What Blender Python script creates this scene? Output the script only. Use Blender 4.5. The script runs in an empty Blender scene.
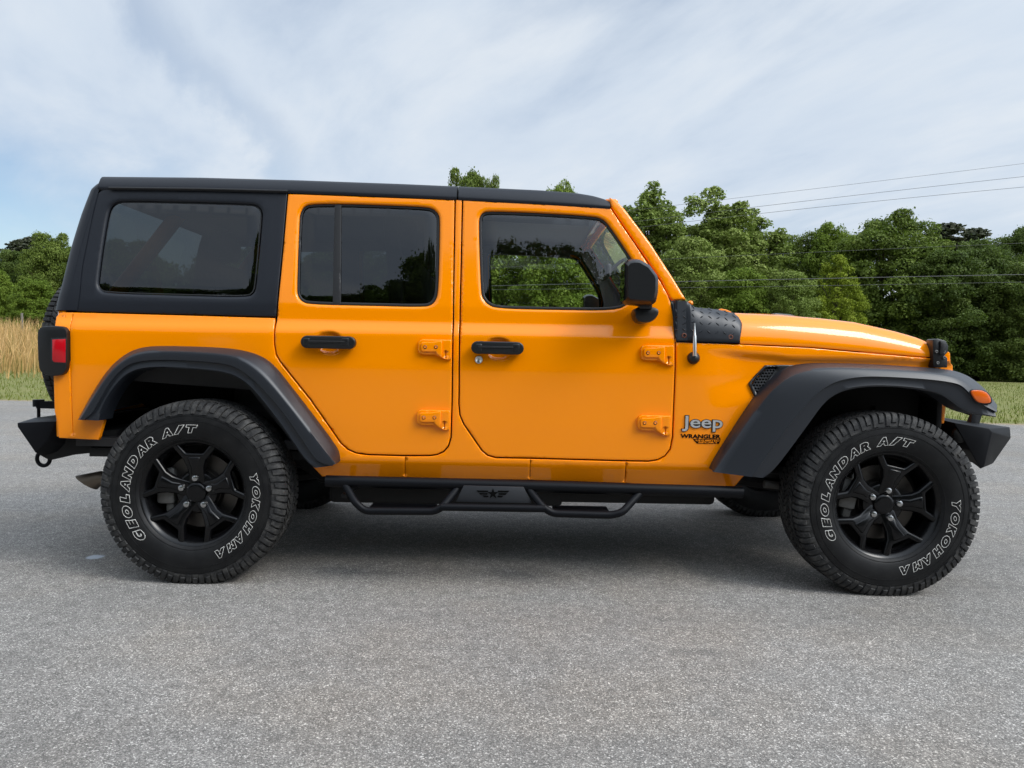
import bpy, bmesh, math, random
import numpy as np
from mathutils import Vector, Matrix
from mathutils.geometry import delaunay_2d_cdt

random.seed(7)
RNG = np.random.default_rng(7)
SC = bpy.context.scene
COL = SC.collection
R = math.radians
PI = math.pi

# ------------------------------------------------------------------ camera
F_PX, CX, CY = 755.0, 512.0, 384.0
CAM = Vector((1.373, -4.15, 1.016))
cam_d = bpy.data.cameras.new('camera')
cam_d.sensor_fit = 'HORIZONTAL'
cam_d.angle_x = 2 * math.atan(CX / F_PX)
cam_d.clip_end = 3000
cam = bpy.data.objects.new('camera', cam_d)
COL.objects.link(cam)
CROT = (Matrix.Rotation(R(90 - 2.2), 3, 'X') @ Matrix.Rotation(R(1.0), 3, 'Z'))
cam.matrix_world = Matrix.Translation(CAM) @ CROT.to_4x4()
SC.camera = cam

# ------------------------------------------------------------------ light
SUN_EL, SUN_AZ = R(43), R(30)
SUN = Vector((math.cos(SUN_EL) * math.cos(SUN_AZ), -math.cos(SUN_EL) * math.sin(SUN_AZ), math.sin(SUN_EL)))
sd = bpy.data.lights.new('sun', 'SUN')
sd.energy = 1.75
sd.angle = R(21.0)
sd.color = (1.0, 0.94, 0.85)
so = bpy.data.objects.new('sun', sd)
so.rotation_euler = SUN.to_track_quat('Z', 'Y').to_euler()
COL.objects.link(so)

SC.view_settings.view_transform = 'Standard'
SC.view_settings.look = 'None'
SC.view_settings.gamma = 1
SC.view_settings.exposure = 0.08
SC.view_settings.use_curve_mapping = False
SC.cycles.use_denoising = True
SC.cycles.max_bounces = 8
SC.cycles.transparent_max_bounces = 16
SC.cycles.sample_clamp_indirect = 6
SC.cycles.caustics_reflective = False
SC.cycles.caustics_refractive = False


def ray(px, py):
    return CROT @ Vector(((px - CX) / F_PX, (CY - py) / F_PX, -1.0))


class NT:
    """small node-graph helper"""
    def __init__(s, tree):
        s.t = tree
        s.n = tree.nodes
        s.l = tree.links

    def new(s, typ, **kw):
        n = s.n.new(typ)
        for k, v in kw.items():
            setattr(n, k, v)
        return n

    def put(s, sock, v):
        if isinstance(v, bpy.types.NodeSocket):
            s.l.new(v, sock)
        elif v is not None:
            try:
                sock.default_value = v
            except Exception:
                sock.default_value = (*v, 1)

    def math(s, op, a, b=None, c=None, clamp=False):
        n = s.new('ShaderNodeMath', operation=op, use_clamp=clamp)
        for i, v in enumerate((a, b, c)):
            if v is not None:
                s.put(n.inputs[i], v)
        return n.outputs[0]

    def vmath(s, op, a, b=None):
        n = s.new('ShaderNodeVectorMath', operation=op)
        s.put(n.inputs[0], a)
        if b is not None:
            s.put(n.inputs[1], b)
        return n.outputs['Value'] if op in ('DOT_PRODUCT', 'LENGTH', 'DISTANCE') else n.outputs[0]

    def mix(s, f, a, b, typ='MIX'):
        n = s.new('ShaderNodeMix', data_type='RGBA', blend_type=typ)
        s.put(n.inputs[0], f)
        s.put(n.inputs[6], a)
        s.put(n.inputs[7], b)
        return n.outputs[2]

    def noise(s, vec, scale, detail=4, rough=0.55, dist=0.0):
        n = s.new('ShaderNodeTexNoise')
        if vec is not None:
            s.put(n.inputs['Vector'], vec)
        n.inputs['Scale'].default_value = scale
        n.inputs['Detail'].default_value = detail
        n.inputs['Roughness'].default_value = rough
        n.inputs['Distortion'].default_value = dist
        return n.outputs[0]

    def ramp(s, f, stops):
        n = s.new('ShaderNodeValToRGB')
        el = n.color_ramp.elements
        while len(el) > 1:
            el.remove(el[0])
        for i, (p, c) in enumerate(stops):
            e = el[0] if i == 0 else el.new(p)
            e.position = p
            e.color = (c, c, c, 1) if not hasattr(c, '__len__') else (*c, 1)
        s.put(n.inputs[0], f)
        return n.outputs[0]

    def maprange(s, v, a, b, c=0.0, d=1.0, smooth=True):
        n = s.new('ShaderNodeMapRange')
        n.interpolation_type = 'SMOOTHSTEP' if smooth else 'LINEAR'
        s.put(n.inputs[0], v)
        for i, x in zip((1, 2, 3, 4), (a, b, c, d)):
            n.inputs[i].default_value = x
        return n.outputs[0]


# ------------------------------------------------------------------ sky
W = bpy.data.worlds.new('World')
SC.world = W
W.use_nodes = True
w = NT(W.node_tree)
w.n.clear()
out = w.new('ShaderNodeOutputWorld')
bg = w.new('ShaderNodeBackground')
bg.inputs['Strength'].default_value = 0.1
w.l.new(bg.outputs[0], out.inputs[0])
sky = w.new('ShaderNodeTexSky', sky_type='NISHITA')
sky.sun_disc = False
sky.sun_elevation = SUN_EL
sky.sun_rotation = math.atan2(SUN.x, SUN.y)
sky.air_density = 1.0
sky.dust_density = 1.0
tc = w.new('ShaderNodeTexCoord')
dirv = tc.outputs['Generated']
sep = w.new('ShaderNodeSeparateXYZ')
w.l.new(dirv, sep.inputs[0])
dx, dy, dz = sep.outputs
den = w.math('ADD', w.math('MAXIMUM', dz, 0.0), 0.16)
u = w.math('DIVIDE', dx, den)
v = w.math('DIVIDE', dy, den)
cmb = w.new('ShaderNodeCombineXYZ')
w.put(cmb.inputs[0], w.math('ADD', w.math('MULTIPLY', u, 0.9), w.math('MULTIPLY', v, 0.55)))
w.put(cmb.inputs[1], w.math('SUBTRACT', w.math('MULTIPLY', v, 0.34), w.math('MULTIPLY', u, 0.3)))
big = w.noise(cmb.outputs[0], 0.8, 4, 0.5, 0.2)
fine = w.noise(cmb.outputs[0], 2.4, 9, 0.58, 0.25)
cl = w.math('ADD', w.math('MULTIPLY', big, 0.65), w.math('MULTIPLY', fine, 0.35))
# open blue low on the left of the picture, closed veil elsewhere
lowleft = w.vmath('DOT_PRODUCT', dirv, tuple(Vector((-0.66, 0.74, 0.13)).normalized()))
openb = w.maprange(lowleft, 0.90, 1.0)
lowz = w.maprange(dz, 0.08, 0.34, 1.0, 0.0)
openb = w.math('MULTIPLY', openb, lowz)
cov = w.maprange(w.math('SUBTRACT', cl, w.math('MULTIPLY', openb, 0.30)), 0.20, 0.52)
cov = w.math('MULTIPLY', cov, 0.96)
# a thin blue rift between two cloud sheets, running up to the left
r0, r1 = ray(120, -40).normalized(), ray(262, 150).normalized()
rn = r0.cross(r1).normalized()
rm = (r0 + r1 * 1.5).normalized()
wob = w.math('MULTIPLY', w.math('SUBTRACT', fine, 0.5), 0.22)
rift = w.maprange(w.math('ABSOLUTE', w.math('ADD', w.vmath('DOT_PRODUCT', dirv, tuple(rn)), wob)), 0.0, 0.042, 1.0, 0.0)
rift = w.math('MULTIPLY', rift, w.maprange(w.vmath('DOT_PRODUCT', dirv, tuple(rm)), 0.955, 0.995))
cov = w.math('MULTIPLY', cov, w.math('SUBTRACT', 1.0, w.math('MULTIPLY', rift, 0.33)))
sunness = w.math('MAXIMUM', w.vmath('DOT_PRODUCT', dirv, tuple(SUN)), 0.0)
glow = w.math('MULTIPLY', w.math('POWER', sunness, 4.0), 2.2)
zen = w.maprange(dz, 0.42, 0.95, 0.0, 0.8)
halo = w.math('MULTIPLY', w.math('POWER', sunness, 22.0), 4.2)
gain = w.math('ADD', w.math('ADD', w.math('ADD', glow, halo), zen), 1.0)
ccol = w.ramp(fine, [(0.30, (5.85, 6.75, 7.95)), (0.5, (6.45, 7.25, 8.25)), (0.66, (7.2, 7.8, 8.5))])
gn = w.new('ShaderNodeVectorMath', operation='SCALE')
w.l.new(ccol, gn.inputs[0])
w.put(gn.inputs['Scale'], gain)
blue = w.new('ShaderNodeVectorMath', operation='MULTIPLY')
w.l.new(sky.outputs[0], blue.inputs[0])
blue.inputs[1].default_value = (1.25, 1.25, 1.25)
w.l.new(w.mix(cov, blue.outputs[0], gn.outputs[0]), bg.inputs['Color'])

# ------------------------------------------------------------------ materials
MATS = {}


def mat(name, col=(0.5, 0.5, 0.5), rough=0.5, metal=0.0, spec=0.5, coat=0.0, coat_rough=0.03, emit=None):
    m = bpy.data.materials.new(name)
    m.use_nodes = True
    b = m.node_tree.nodes['Principled BSDF']
    b.inputs['Base Color'].default_value = (*col, 1)
    b.inputs['Roughness'].default_value = rough
    b.inputs['Metallic'].default_value = metal
    b.inputs['Specular IOR Level'].default_value = spec
    b.inputs['Coat Weight'].default_value = coat
    b.inputs['Coat Roughness'].default_value = coat_rough
    MATS[name] = m
    return m


def nodes(m):
    t = NT(m.node_tree)
    return t, m.node_tree.nodes['Principled BSDF']


def add_bump(m, scale, strength, dist=0.002, detail=3):
    t, b = nodes(m)
    co = t.new('ShaderNodeTexCoord').outputs['Object']
    bp = t.new('ShaderNodeBump')
    bp.inputs['Strength'].default_value = strength
    bp.inputs['Distance'].default_value = dist
    t.l.new(t.noise(co, scale, detail), bp.inputs['Height'])
    t.l.new(bp.outputs[0], b.inputs['Normal'])
    return m


PAINT = mat('orange_paint', (0.93, 0.258, 0.0), 0.5, 0.0, 0.0, 1.0, 0.075)
t, b = nodes(PAINT)
co = t.new('ShaderNodeTexCoord').outputs['Object']
bp = t.new('ShaderNodeBump')
bp.inputs['Strength'].default_value = 0.09
bp.inputs['Distance'].default_value = 0.002
t.l.new(t.noise(co, 9.0, 2), bp.inputs['Height'])
t.l.new(bp.outputs[0], b.inputs['Coat Normal'])
dust = t.math('MULTIPLY', t.maprange(t.noise(co, 4.0, 6, 0.65), 0.5, 0.75), 0.05)
b.inputs['Coat IOR'].default_value = 1.46
t.put(b.inputs['Base Color'], t.mix(dust, (0.93, 0.258, 0.0, 1), (0.78, 0.25, 0.01, 1)))

HARD = add_bump(mat('black_hardtop', (0.0085, 0.0105, 0.0155), 0.44, 0, 0.34), 900, 0.25, 0.0006)
FLARE = add_bump(mat('black_flare_plastic', (0.011, 0.0135, 0.0185), 0.42, 0, 0.5), 700, 0.3, 0.0006)
PLAST = add_bump(mat('black_trim_plastic', (0.005, 0.0055, 0.0065), 0.36, 0, 0.5), 900, 0.2, 0.0005)
SEAL = mat('black_rubber_seal', (0.012, 0.012, 0.013), 0.5, 0, 0.4)
STEEL = add_bump(mat('black_powder_steel', (0.0035, 0.004, 0.0055), 0.46, 0, 0.15), 600, 0.25, 0.0006)
RIM = mat('black_rim', (0.0025, 0.0025, 0.003), 0.24, 0, 0.3)
DARK = mat('dark_underbody', (0.008, 0.008, 0.008), 0.7, 0, 0.3)
LINER = mat('wheel_liner', (0.005, 0.005, 0.005), 0.85, 0, 0.2)
CABIN = mat('cabin_trim', (0.018, 0.018, 0.02), 0.6)
SEATM = add_bump(mat('seat_cloth', (0.03, 0.03, 0.033), 0.8), 300, 0.3)
SILVER = mat('silver_metal', (0.62, 0.62, 0.60), 0.32, 1.0)
NUT = mat('lug_nut_chrome', (0.42, 0.42, 0.42), 0.25, 1.0)
DISC = mat('brake_metal', (0.10, 0.092, 0.085), 0.45, 1.0)
CALI = mat('cast_caliper', (0.12, 0.118, 0.112), 0.55, 0.3)
WHITE = mat('white_letter', (0.50, 0.49, 0.46), 0.7)
BADGE = mat('badge_silver', (0.60, 0.60, 0.59), 0.35, 0.6)
BLACK = mat('black_decal', (0.003, 0.003, 0.003), 0.8, 0, 0.05)
PIPE = add_bump(mat('exhaust_metal', (0.16, 0.13, 0.10), 0.5, 0.8), 60, 0.3)
VENT = mat('vent_mesh_grey', (0.05, 0.052, 0.056), 0.4)
PLATE = mat('step_plate', (0.016, 0.0175, 0.021), 0.5)
HOLE = mat('rust_bolt_and_recess_shade', (0.12, 0.03, 0.012), 0.6)  # brown of the cover bolts, also the shade painted round hinge bolts
RED = mat('red_lens', (0.48, 0.003, 0.010), 0.2, 0, 0.3, 0.5)
AMBER = mat('amber_lens', (0.72, 0.12, 0.006), 0.2, 0, 0.4, 0.6)

RUB = mat('tyre_rubber', (0.014, 0.014, 0.015), 0.62, 0, 0.24)
t, b = nodes(RUB)
co = t.new('ShaderNodeTexCoord').outputs['Object']
nz = t.maprange(t.noise(co, 14, 6, 0.6), 0.35, 0.75)
t.put(b.inputs['Base Color'], t.mix(nz, (0.005, 0.005, 0.0055, 1), (0.012, 0.012, 0.012, 1)))
t.put(b.inputs['Roughness'], t.maprange(t.noise(co, 6, 4), 0.3, 0.7, 0.42, 0.62))
TREAD = mat('tread_rubber', (0.022, 0.022, 0.023), 0.75, 0, 0.35)
t, b = nodes(TREAD)
co = t.new('ShaderNodeTexCoord').outputs['Object']
nz = t.maprange(t.noise(co, 25, 6, 0.65), 0.4, 0.7)
t.put(b.inputs['Base Color'], t.mix(nz, (0.013, 0.013, 0.0135, 1), (0.055, 0.053, 0.05, 1)))
add_bump(TREAD, 220, 0.4, 0.002)


def glass(name, tint):
    m = bpy.data.materials.new(name)
    m.use_nodes = True
    t = NT(m.node_tree)
    t.n.clear()
    o = t.new('ShaderNodeOutputMaterial')
    tr = t.new('ShaderNodeBsdfTransparent')
    tr.inputs[0].default_value = (*tint, 1)
    gl = t.new('ShaderNodeBsdfGlossy')
    gl.inputs['Roughness'].default_value = 0.0
    gl.inputs['Color'].default_value = (0.95, 0.97, 1, 1)
    fr = t.new('ShaderNodeFresnel')
    fr.inputs['IOR'].default_value = 1.52
    mx = t.new('ShaderNodeMixShader')
    t.put(mx.inputs[0], t.math('MULTIPLY', fr.outputs[0], 1.45, clamp=True))
    t.l.new(tr.outputs[0], mx.inputs[1])
    t.l.new(gl.outputs[0], mx.inputs[2])
    t.l.new(mx.outputs[0], o.inputs[0])
    return m


GL_DARK = glass('privacy_glass', (0.21, 0.235, 0.24))
GL_CLEAR = glass('clear_glass', (0.93, 0.97, 0.95))


# ------------------------------------------------------------------ pixel <-> world
def at(px, py, Y):
    d = ray(px, py)
    return CAM + d * ((Y - CAM.y) / d.y)


PZ = [0.40, 0.46, 0.528, 0.536, 0.70, 0.95, 1.095, 1.108, 1.150, 1.156, 1.225, 1.30, 1.80, 1.95]
PY = [0.735, 0.768, 0.803, 0.807, 0.813, 0.818, 0.816, 0.813, 0.790, 0.788, 0.786, 0.775, 0.690, 0.665]


def taper(x):
    x = np.asarray(x, float)
    q = np.maximum(x - 2.2, 0)
    return 0.125 * q * q / (q + 0.12)


def prof(z):
    z = np.asarray(z, float)
    return sum(np.interp(z + o, PZ, PY) for o in (-.005, -.0025, 0, .0025, .005)) / 5


def dent(x, z):
    """sculpted hollow leading into the fender vent"""
    x = np.asarray(x, float)
    z = np.asarray(z, float)
    a = np.clip((x - 2.20) / 0.24, 0, 1)
    a = a * a * (3 - 2 * a)
    top = np.clip((1.055 - 0.03 * np.clip((x - 2.25) / .4, 0, 1) - z) / 0.018, 0, 1)
    bot = np.clip((z - (0.80 + 0.05 * np.clip((x - 2.3) / .2, 0, 1))) / 0.09, 0, 1)
    return 0.020 * a * top * bot


CUPS = []


def S_body(x, z):
    y = -(prof(z) - taper(x)) + dent(x, z)
    for cx_, cz_, a_, b_ in CUPS:
        e = (np.abs((np.asarray(x, float) - cx_) / a_) ** 2.6 + np.abs((np.asarray(z, float) - cz_) / b_) ** 2.6) ** (1 / 2.6)
        q = np.clip((1.04 - e) / .34, 0, 1)
        y = y + .017 * q * q * (3 - 2 * q)
    return y


def S_plain(x, z):
    return -prof(z)


def on(px, py, S=S_body, off=0.0):
    y = -0.8
    for _ in range(8):
        p = at(px, py, y)
        y = float(S(p.x, p.z)) + off
    return at(px, py, y)


def chaikin(pts, n=2, closed=True):
    for _ in range(n):
        q = []
        m = len(pts)
        rng = range(m) if closed else range(m - 1)
        if not closed:
            q.append(pts[0])
        for i in rng:
            a, b_ = pts[i], pts[(i + 1) % m]
            q.append((a[0] * .75 + b_[0] * .25, a[1] * .75 + b_[1] * .25))
            q.append((a[0] * .25 + b_[0] * .75, a[1] * .25 + b_[1] * .75))
        if not closed:
            q.append(pts[-1])
        pts = q
    return pts


def resample(pts, n, closed=False):
    P = np.array(pts, float)
    if closed:
        P = np.vstack([P, P[:1]])
    s = np.r_[0, np.cumsum(np.linalg.norm(np.diff(P, axis=0), axis=1))]
    q = np.linspace(0, s[-1], n + (1 if closed else 0))
    R_ = np.stack([np.interp(q, s, P[:, k]) for k in range(P.shape[1])], 1)
    return R_[:-1] if closed else R_


def densify(P, step):
    P = np.asarray(P, float)
    o = []
    for i in range(len(P)):
        a, b_ = P[i], P[(i + 1) % len(P)]
        n = max(1, int(math.ceil(np.linalg.norm(b_ - a) / step)))
        for k in range(n):
            o.append(a + (b_ - a) * k / n)
    return np.array(o)


def area(P):
    x, y = P[:, 0], P[:, 1]
    return 0.5 * np.sum(x * np.roll(y, -1) - np.roll(x, -1) * y)


def offset_poly(P, d):
    """inward offset for CCW polygons"""
    a = P - np.roll(P, 1, 0)
    b_ = np.roll(P, -1, 0) - P
    na = np.stack([-a[:, 1], a[:, 0]], 1) / (np.linalg.norm(a, axis=1)[:, None] + 1e-9)
    nb = np.stack([-b_[:, 1], b_[:, 0]], 1) / (np.linalg.norm(b_, axis=1)[:, None] + 1e-9)
    n = na + nb
    ln = np.linalg.norm(n, axis=1)[:, None]
    n = n / (ln + 1e-9)
    k = 1.0 / np.maximum(np.sum(n * na, axis=1), 0.5)
    return P + n * (d * k)[:, None]


def inside(P, poly):
    x, y = P[:, 0][:, None], P[:, 1][:, None]
    x1, y1 = poly[:, 0][None], poly[:, 1][None]
    x2, y2 = np.roll(poly[:, 0], -1)[None], np.roll(poly[:, 1], -1)[None]
    c = ((y1 > y) != (y2 > y)) & (x < (x2 - x1) * (y - y1) / (y2 - y1 + 1e-12) + x1)
    return c.sum(1) % 2 == 1


def dist_to(P, poly):
    a = poly
    b_ = np.roll(poly, -1, 0)
    o = np.full(len(P), 1e9)
    d = b_ - a
    l2 = (d ** 2).sum(1) + 1e-12
    for s in range(0, len(P), 400):
        q = P[s:s + 400]
        ap = q[:, None] - a[None]
        t_ = np.clip((ap * d[None]).sum(2) / l2[None], 0, 1)
        dd = np.linalg.norm(ap - t_[..., None] * d[None], axis=2)
        o[s:s + 400] = dd.min(1)
    return o


ORIGIN = Vector((1.5, 0, 0))


def link(name, verts, faces, material, parent=None, smooth=True, origin=None, mats=None, midx=None):
    me = bpy.data.meshes.new(name)
    og = ORIGIN if origin is None else Vector(origin)
    V = np.asarray(verts, float).reshape(-1, 3) - np.array(og)
    me.from_pydata(V.tolist(), [], [list(map(int, f)) for f in faces])
    me.validate()
    me.update()
    if smooth:
        me.polygons.foreach_set('use_smooth', [True] * len(me.polygons))
    for m_ in (mats or [material]):
        me.materials.append(m_)
    if midx is not None:
        me.polygons.foreach_set('material_index', midx)
    o = bpy.data.objects.new(name, me)
    COL.objects.link(o)
    if parent is not None:
        o.parent = parent
    elif origin is not None:
        o.location = og
    return o


def sharp(o, ang=35):
    o.data.set_sharp_from_angle(angle=R(ang))
    return o


def bm_link(name, bm, material, parent=None, ang=35, origin=None, smooth=True):
    bmesh.ops.recalc_face_normals(bm, faces=bm.faces[:])
    me = bpy.data.meshes.new(name)
    og = ORIGIN if origin is None else Vector(origin)
    bmesh.ops.translate(bm, verts=bm.verts[:], vec=-og)
    bm.to_mesh(me)
    bm.free()
    if smooth:
        me.polygons.foreach_set('use_smooth', [True] * len(me.polygons))
        me.set_sharp_from_angle(angle=R(ang))
    me.materials.append(material)
    o = bpy.data.objects.new(name, me)
    COL.objects.link(o)
    if parent is not None:
        o.parent = parent
    return o


def panel(name, material, parent, outline, holes=(), S=S_body, off=0.0, r=0.004, th=0.02, rnd=0, rh=None,
          dx=0.035, dz=0.014, mirror=False, xz=False, hrnd=0):
    """sheet following the body-side surface, cut to a traced outline, with rolled edges and a real thickness"""
    def conv(pl, n):
        if xz:
            q = np.array(pl, float)
        else:
            pl = chaikin(list(pl), n) if n else pl
            q = np.array([(p.x, p.z) for p in (on(a, c, S, off) for a, c in pl)])
        return densify(q, 0.02)
    P = conv(outline, rnd)
    if area(P) < 0:
        P = P[::-1]
    H = []
    for h in holes:
        q = conv(h, hrnd or rnd)
        if area(q) > 0:
            q = q[::-1]
        H.append(q)
    loops = [P] + H
    rr = [r] + [rh or r] * len(H)
    pts, segs = [], []
    base = []
    for q, rad in zip(loops, rr):
        s = len(pts)
        base.append((s, len(q)))
        pts += list(map(tuple, q))
        segs += [(s + i, s + (i + 1) % len(q)) for i in range(len(q))]
        for f in (0.12, 0.45, 1.0):
            pts += list(map(tuple, offset_poly(q, rad * f)))
    ring_n = len(pts)
    g = np.stack(np.meshgrid(np.arange(P[:, 0].min(), P[:, 0].max(), dx),
                             np.arange(P[:, 1].min(), P[:, 1].max(), dz), indexing='ij'), -1).reshape(-1, 2)
    ok = inside(g, P)
    for q in H:
        ok &= ~inside(g, q)
    g = g[ok]
    if len(g):
        okd = np.ones(len(g), bool)
        for q, rad in zip(loops, rr):
            okd &= dist_to(g, q) > rad * 1.0 + 0.005
        pts += list(map(tuple, g[okd]))
    res = delaunay_2d_cdt([Vector(p) for p in pts], segs, [], 0, 1e-6)
    V = np.array([(p.x, p.y) for p in res[0]])
    Fc = [f for f in res[2] if len(f) == 3]
    cen = V[np.array(Fc)].mean(1)
    ok = inside(cen, P)
    for q in H:
        ok &= ~inside(cen, q)
    Fc = [f for f, k in zip(Fc, ok) if k]
    y = S(V[:, 0], V[:, 1]) + off
    for q, rad in zip(loops, rr):
        d = np.clip(dist_to(V, q), 0, rad)
        y = y + rad - np.sqrt(np.maximum(rad * rad - (rad - d) ** 2, 0))
    v3 = np.stack([V[:, 0], y, V[:, 1]], 1)
    faces = []
    for f in Fc:
        a, b_, c = V[f[0]], V[f[1]], V[f[2]]
        cr = (b_[0] - a[0]) * (c[1] - a[1]) - (b_[1] - a[1]) * (c[0] - a[0])
        faces.append(list(f) if cr > 0 else list(f)[::-1])
    from collections import Counter
    cnt = {}
    for f in faces:
        for i in range(3):
            cnt[(f[i], f[(i + 1) % 3])] = 1
    bd = [e for e in cnt if (e[1], e[0]) not in cnt]
    bi = sorted({i for e in bd for i in e})
    mp = {i: len(v3) + k for k, i in enumerate(bi)}
    vb = v3[bi].copy()
    vb[:, 1] = S(vb[:, 0], vb[:, 2]) + off + max(th, r)
    v3 = np.vstack([v3, vb])
    for a, c in bd:
        faces.append([c, a, mp[a], mp[c]])
    if mirror:
        v3[:, 1] *= -1
        faces = [f[::-1] for f in faces]
    return link(name, v3, faces, material, parent)


def prism(name, material, parent, xzpts, y0, y1, bev=0.003, seg=2, mirror=False, ang=35, origin=None):
    """polygon in x-z extruded from y0 to y1 with rounded edges"""
    bm = bmesh.new()
    P = np.array(xzpts, float)
    if area(P) < 0:
        P = P[::-1]
    a = [bm.verts.new((p[0], y0, p[1])) for p in P]
    c = [bm.verts.new((p[0], y1, p[1])) for p in P]
    bm.faces.new(a)
    bm.faces.new(c[::-1])
    n = len(P)
    for i in range(n):
        bm.faces.new((a[(i + 1) % n], a[i], c[i], c[(i + 1) % n]))
    if bev:
        bm.normal_update()
        ed = [e for e in bm.edges if e.calc_face_angle(0) > R(20)]
        bmesh.ops.bevel(bm, geom=ed, offset=bev, segments=seg, affect='EDGES', profile=0.5, clamp_overlap=True)
    if mirror:
        for v_ in bm.verts:
            v_.co.y *= -1
    return bm_link(name, bm, material, parent, ang, origin)


def pxprism(name, material, parent, pxpts, y0, y1, bev=0.003, rnd=0, **k):
    if rnd:
        pxpts = chaikin(list(pxpts), rnd)
    P = [(p.x, p.z) for p in (at(a, c, y0) for a, c in pxpts)]
    return prism(name, material, parent, P, y0, y1, bev, **k)


def bm_box(bm, lo, hi, bev=0.0, seg=2):
    vs = [bm.verts.new((x, y, z)) for x in (lo[0], hi[0]) for y in (lo[1], hi[1]) for z in (lo[2], hi[2])]
    fs = [bm.faces.new([vs[i] for i in f]) for f in
          ((0, 1, 3, 2), (4, 6, 7, 5), (0, 4, 5, 1), (2, 3, 7, 6), (0, 2, 6, 4), (1, 5, 7, 3))]
    if bev:
        ed = list({e for f in fs for e in f.edges})
        bmesh.ops.bevel(bm, geom=ed, offset=bev, segments=seg, affect='EDGES', profile=0.5)


def box(name, material, parent, lo, hi, bev=0.01, seg=2, origin=None):
    bm = bmesh.new()
    bm_box(bm, lo, hi, bev, seg)
    return bm_link(name, bm, material, parent, origin=origin)


def tube_geo(path, rad, n=12, cap=True):
    P = [Vector(p) for p in path]
    rad = [rad] * len(P) if not hasattr(rad, '__len__') else rad
    V, Fc = [], []
    up = None
    for i, p in enumerate(P):
        d = (P[min(i + 1, len(P) - 1)] - P[max(i - 1, 0)]).normalized()
        if up is None:
            up = d.orthogonal().normalized()
        else:
            up = (up - d * up.dot(d)).normalized()
        s = d.cross(up)
        for k in range(n):
            a = 2 * PI * k / n
            V.append(p + (up * math.cos(a) + s * math.sin(a)) * rad[i])
    for i in range(len(P) - 1):
        for k in range(n):
            Fc.append((i * n + k, i * n + (k + 1) % n, (i + 1) * n + (k + 1) % n, (i + 1) * n + k))
    if cap:
        Fc.append(tuple(range(n))[::-1])
        Fc.append(tuple((len(P) - 1) * n + k for k in range(n)))
    return V, Fc


def round_path(pts, rad=0.04, n=6):
    P = [Vector(p) for p in pts]
    o = [P[0]]
    for i in range(1, len(P) - 1):
        a, b_, c = P[i - 1], P[i], P[i + 1]
        l = min(rad, (b_ - a).length * .45, (c - b_).length * .45)
        p0 = b_ + (a - b_).normalized() * l
        p1 = b_ + (c - b_).normalized() * l
        for k in range(n + 1):
            t_ = k / n
            o.append(p0.lerp(b_, t_).lerp(b_.lerp(p1, t_), t_))
    o.append(P[-1])
    return o


def tube(name, material, parent, path, rad, n=14, origin=None):
    V, Fc = tube_geo(path, rad, n)
    return sharp(link(name, V, Fc, material, parent, origin=origin), 50)


class MB:
    """collects shapes into ONE mesh"""
    def __init__(s):
        s.v, s.f = [], []

    def add(s, V, Fc):
        o = len(s.v)
        s.v += [tuple(p) for p in V]
        s.f += [tuple(i + o for i in f) for f in Fc]

    def tube(s, path, rad, n=10):
        s.add(*tube_geo(path, rad, n))

    def box(s, lo, hi, bev=0.0):
        bm = bmesh.new()
        bm_box(bm, lo, hi, bev)
        s.add([v_.co.copy() for v_ in bm.verts], [[q.index for q in f.verts] for f in (bm.verts.index_update() or bm.faces)])
        bm.free()

    def build(s, name, material, parent=None, ang=35, origin=None):
        return sharp(link(name, s.v, s.f, material, parent, origin=origin), ang)


def lathe(profile, n=64, closed=False):
    """profile (t, r): t along -Y outward, r radius; returns geometry about the Y axis"""
    V, Fc = [], []
    m = len(profile)
    for k in range(n):
        a = 2 * PI * k / n
        for t_, r_ in profile:
            V.append((r_ * math.cos(a), -t_, r_ * math.sin(a)))
    for k in range(n):
        k2 = (k + 1) % n
        for i in range(m if closed else m - 1):
            j = (i + 1) % m
            Fc.append((k * m + i, k * m + j, k2 * m + j, k2 * m + i))
    return V, Fc


def empty(name, loc, parent=None):
    o = bpy.data.objects.new(name, None)
    o.location = loc
    o.empty_display_size = 0.2
    COL.objects.link(o)
    if parent is not None:
        o.parent = parent
    return o


def tag(o, label=None, cat=None, group=None, kind=None):
    for k, v_ in (('label', label), ('category', cat), ('group', group), ('kind', kind)):
        if v_:
            o[k] = v_
    return o


_font_cache = {}


def glyphs(s, bold=0.0, outline=0.0, shear=0.0, extrude=0.0, res=4):
    """text as mesh data in text space (u right, v up, w out), cap height about 0.7"""
    cu = bpy.data.curves.new('txt', 'FONT')
    cu.body = s
    cu.size = 1.0
    cu.offset = bold
    cu.shear = shear
    cu.resolution_u = res
    if outline:
        cu.fill_mode = 'NONE'
        cu.bevel_depth = outline
        cu.bevel_resolution = 0
    else:
        cu.extrude = extrude
        cu.fill_mode = 'BOTH'
    o = bpy.data.objects.new('txt', cu)
    COL.objects.link(o)
    dg = bpy.context.evaluated_depsgraph_get()
    me = bpy.data.meshes.new_from_object(o.evaluated_get(dg))
    V = np.array([v_.co[:] for v_ in me.vertices]) if len(me.vertices) else np.zeros((0, 3))
    Fc = [list(p.vertices) for p in me.polygons]
    bpy.data.objects.remove(o)
    bpy.data.curves.remove(cu)
    bpy.data.meshes.remove(me)
    return V, Fc


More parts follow.
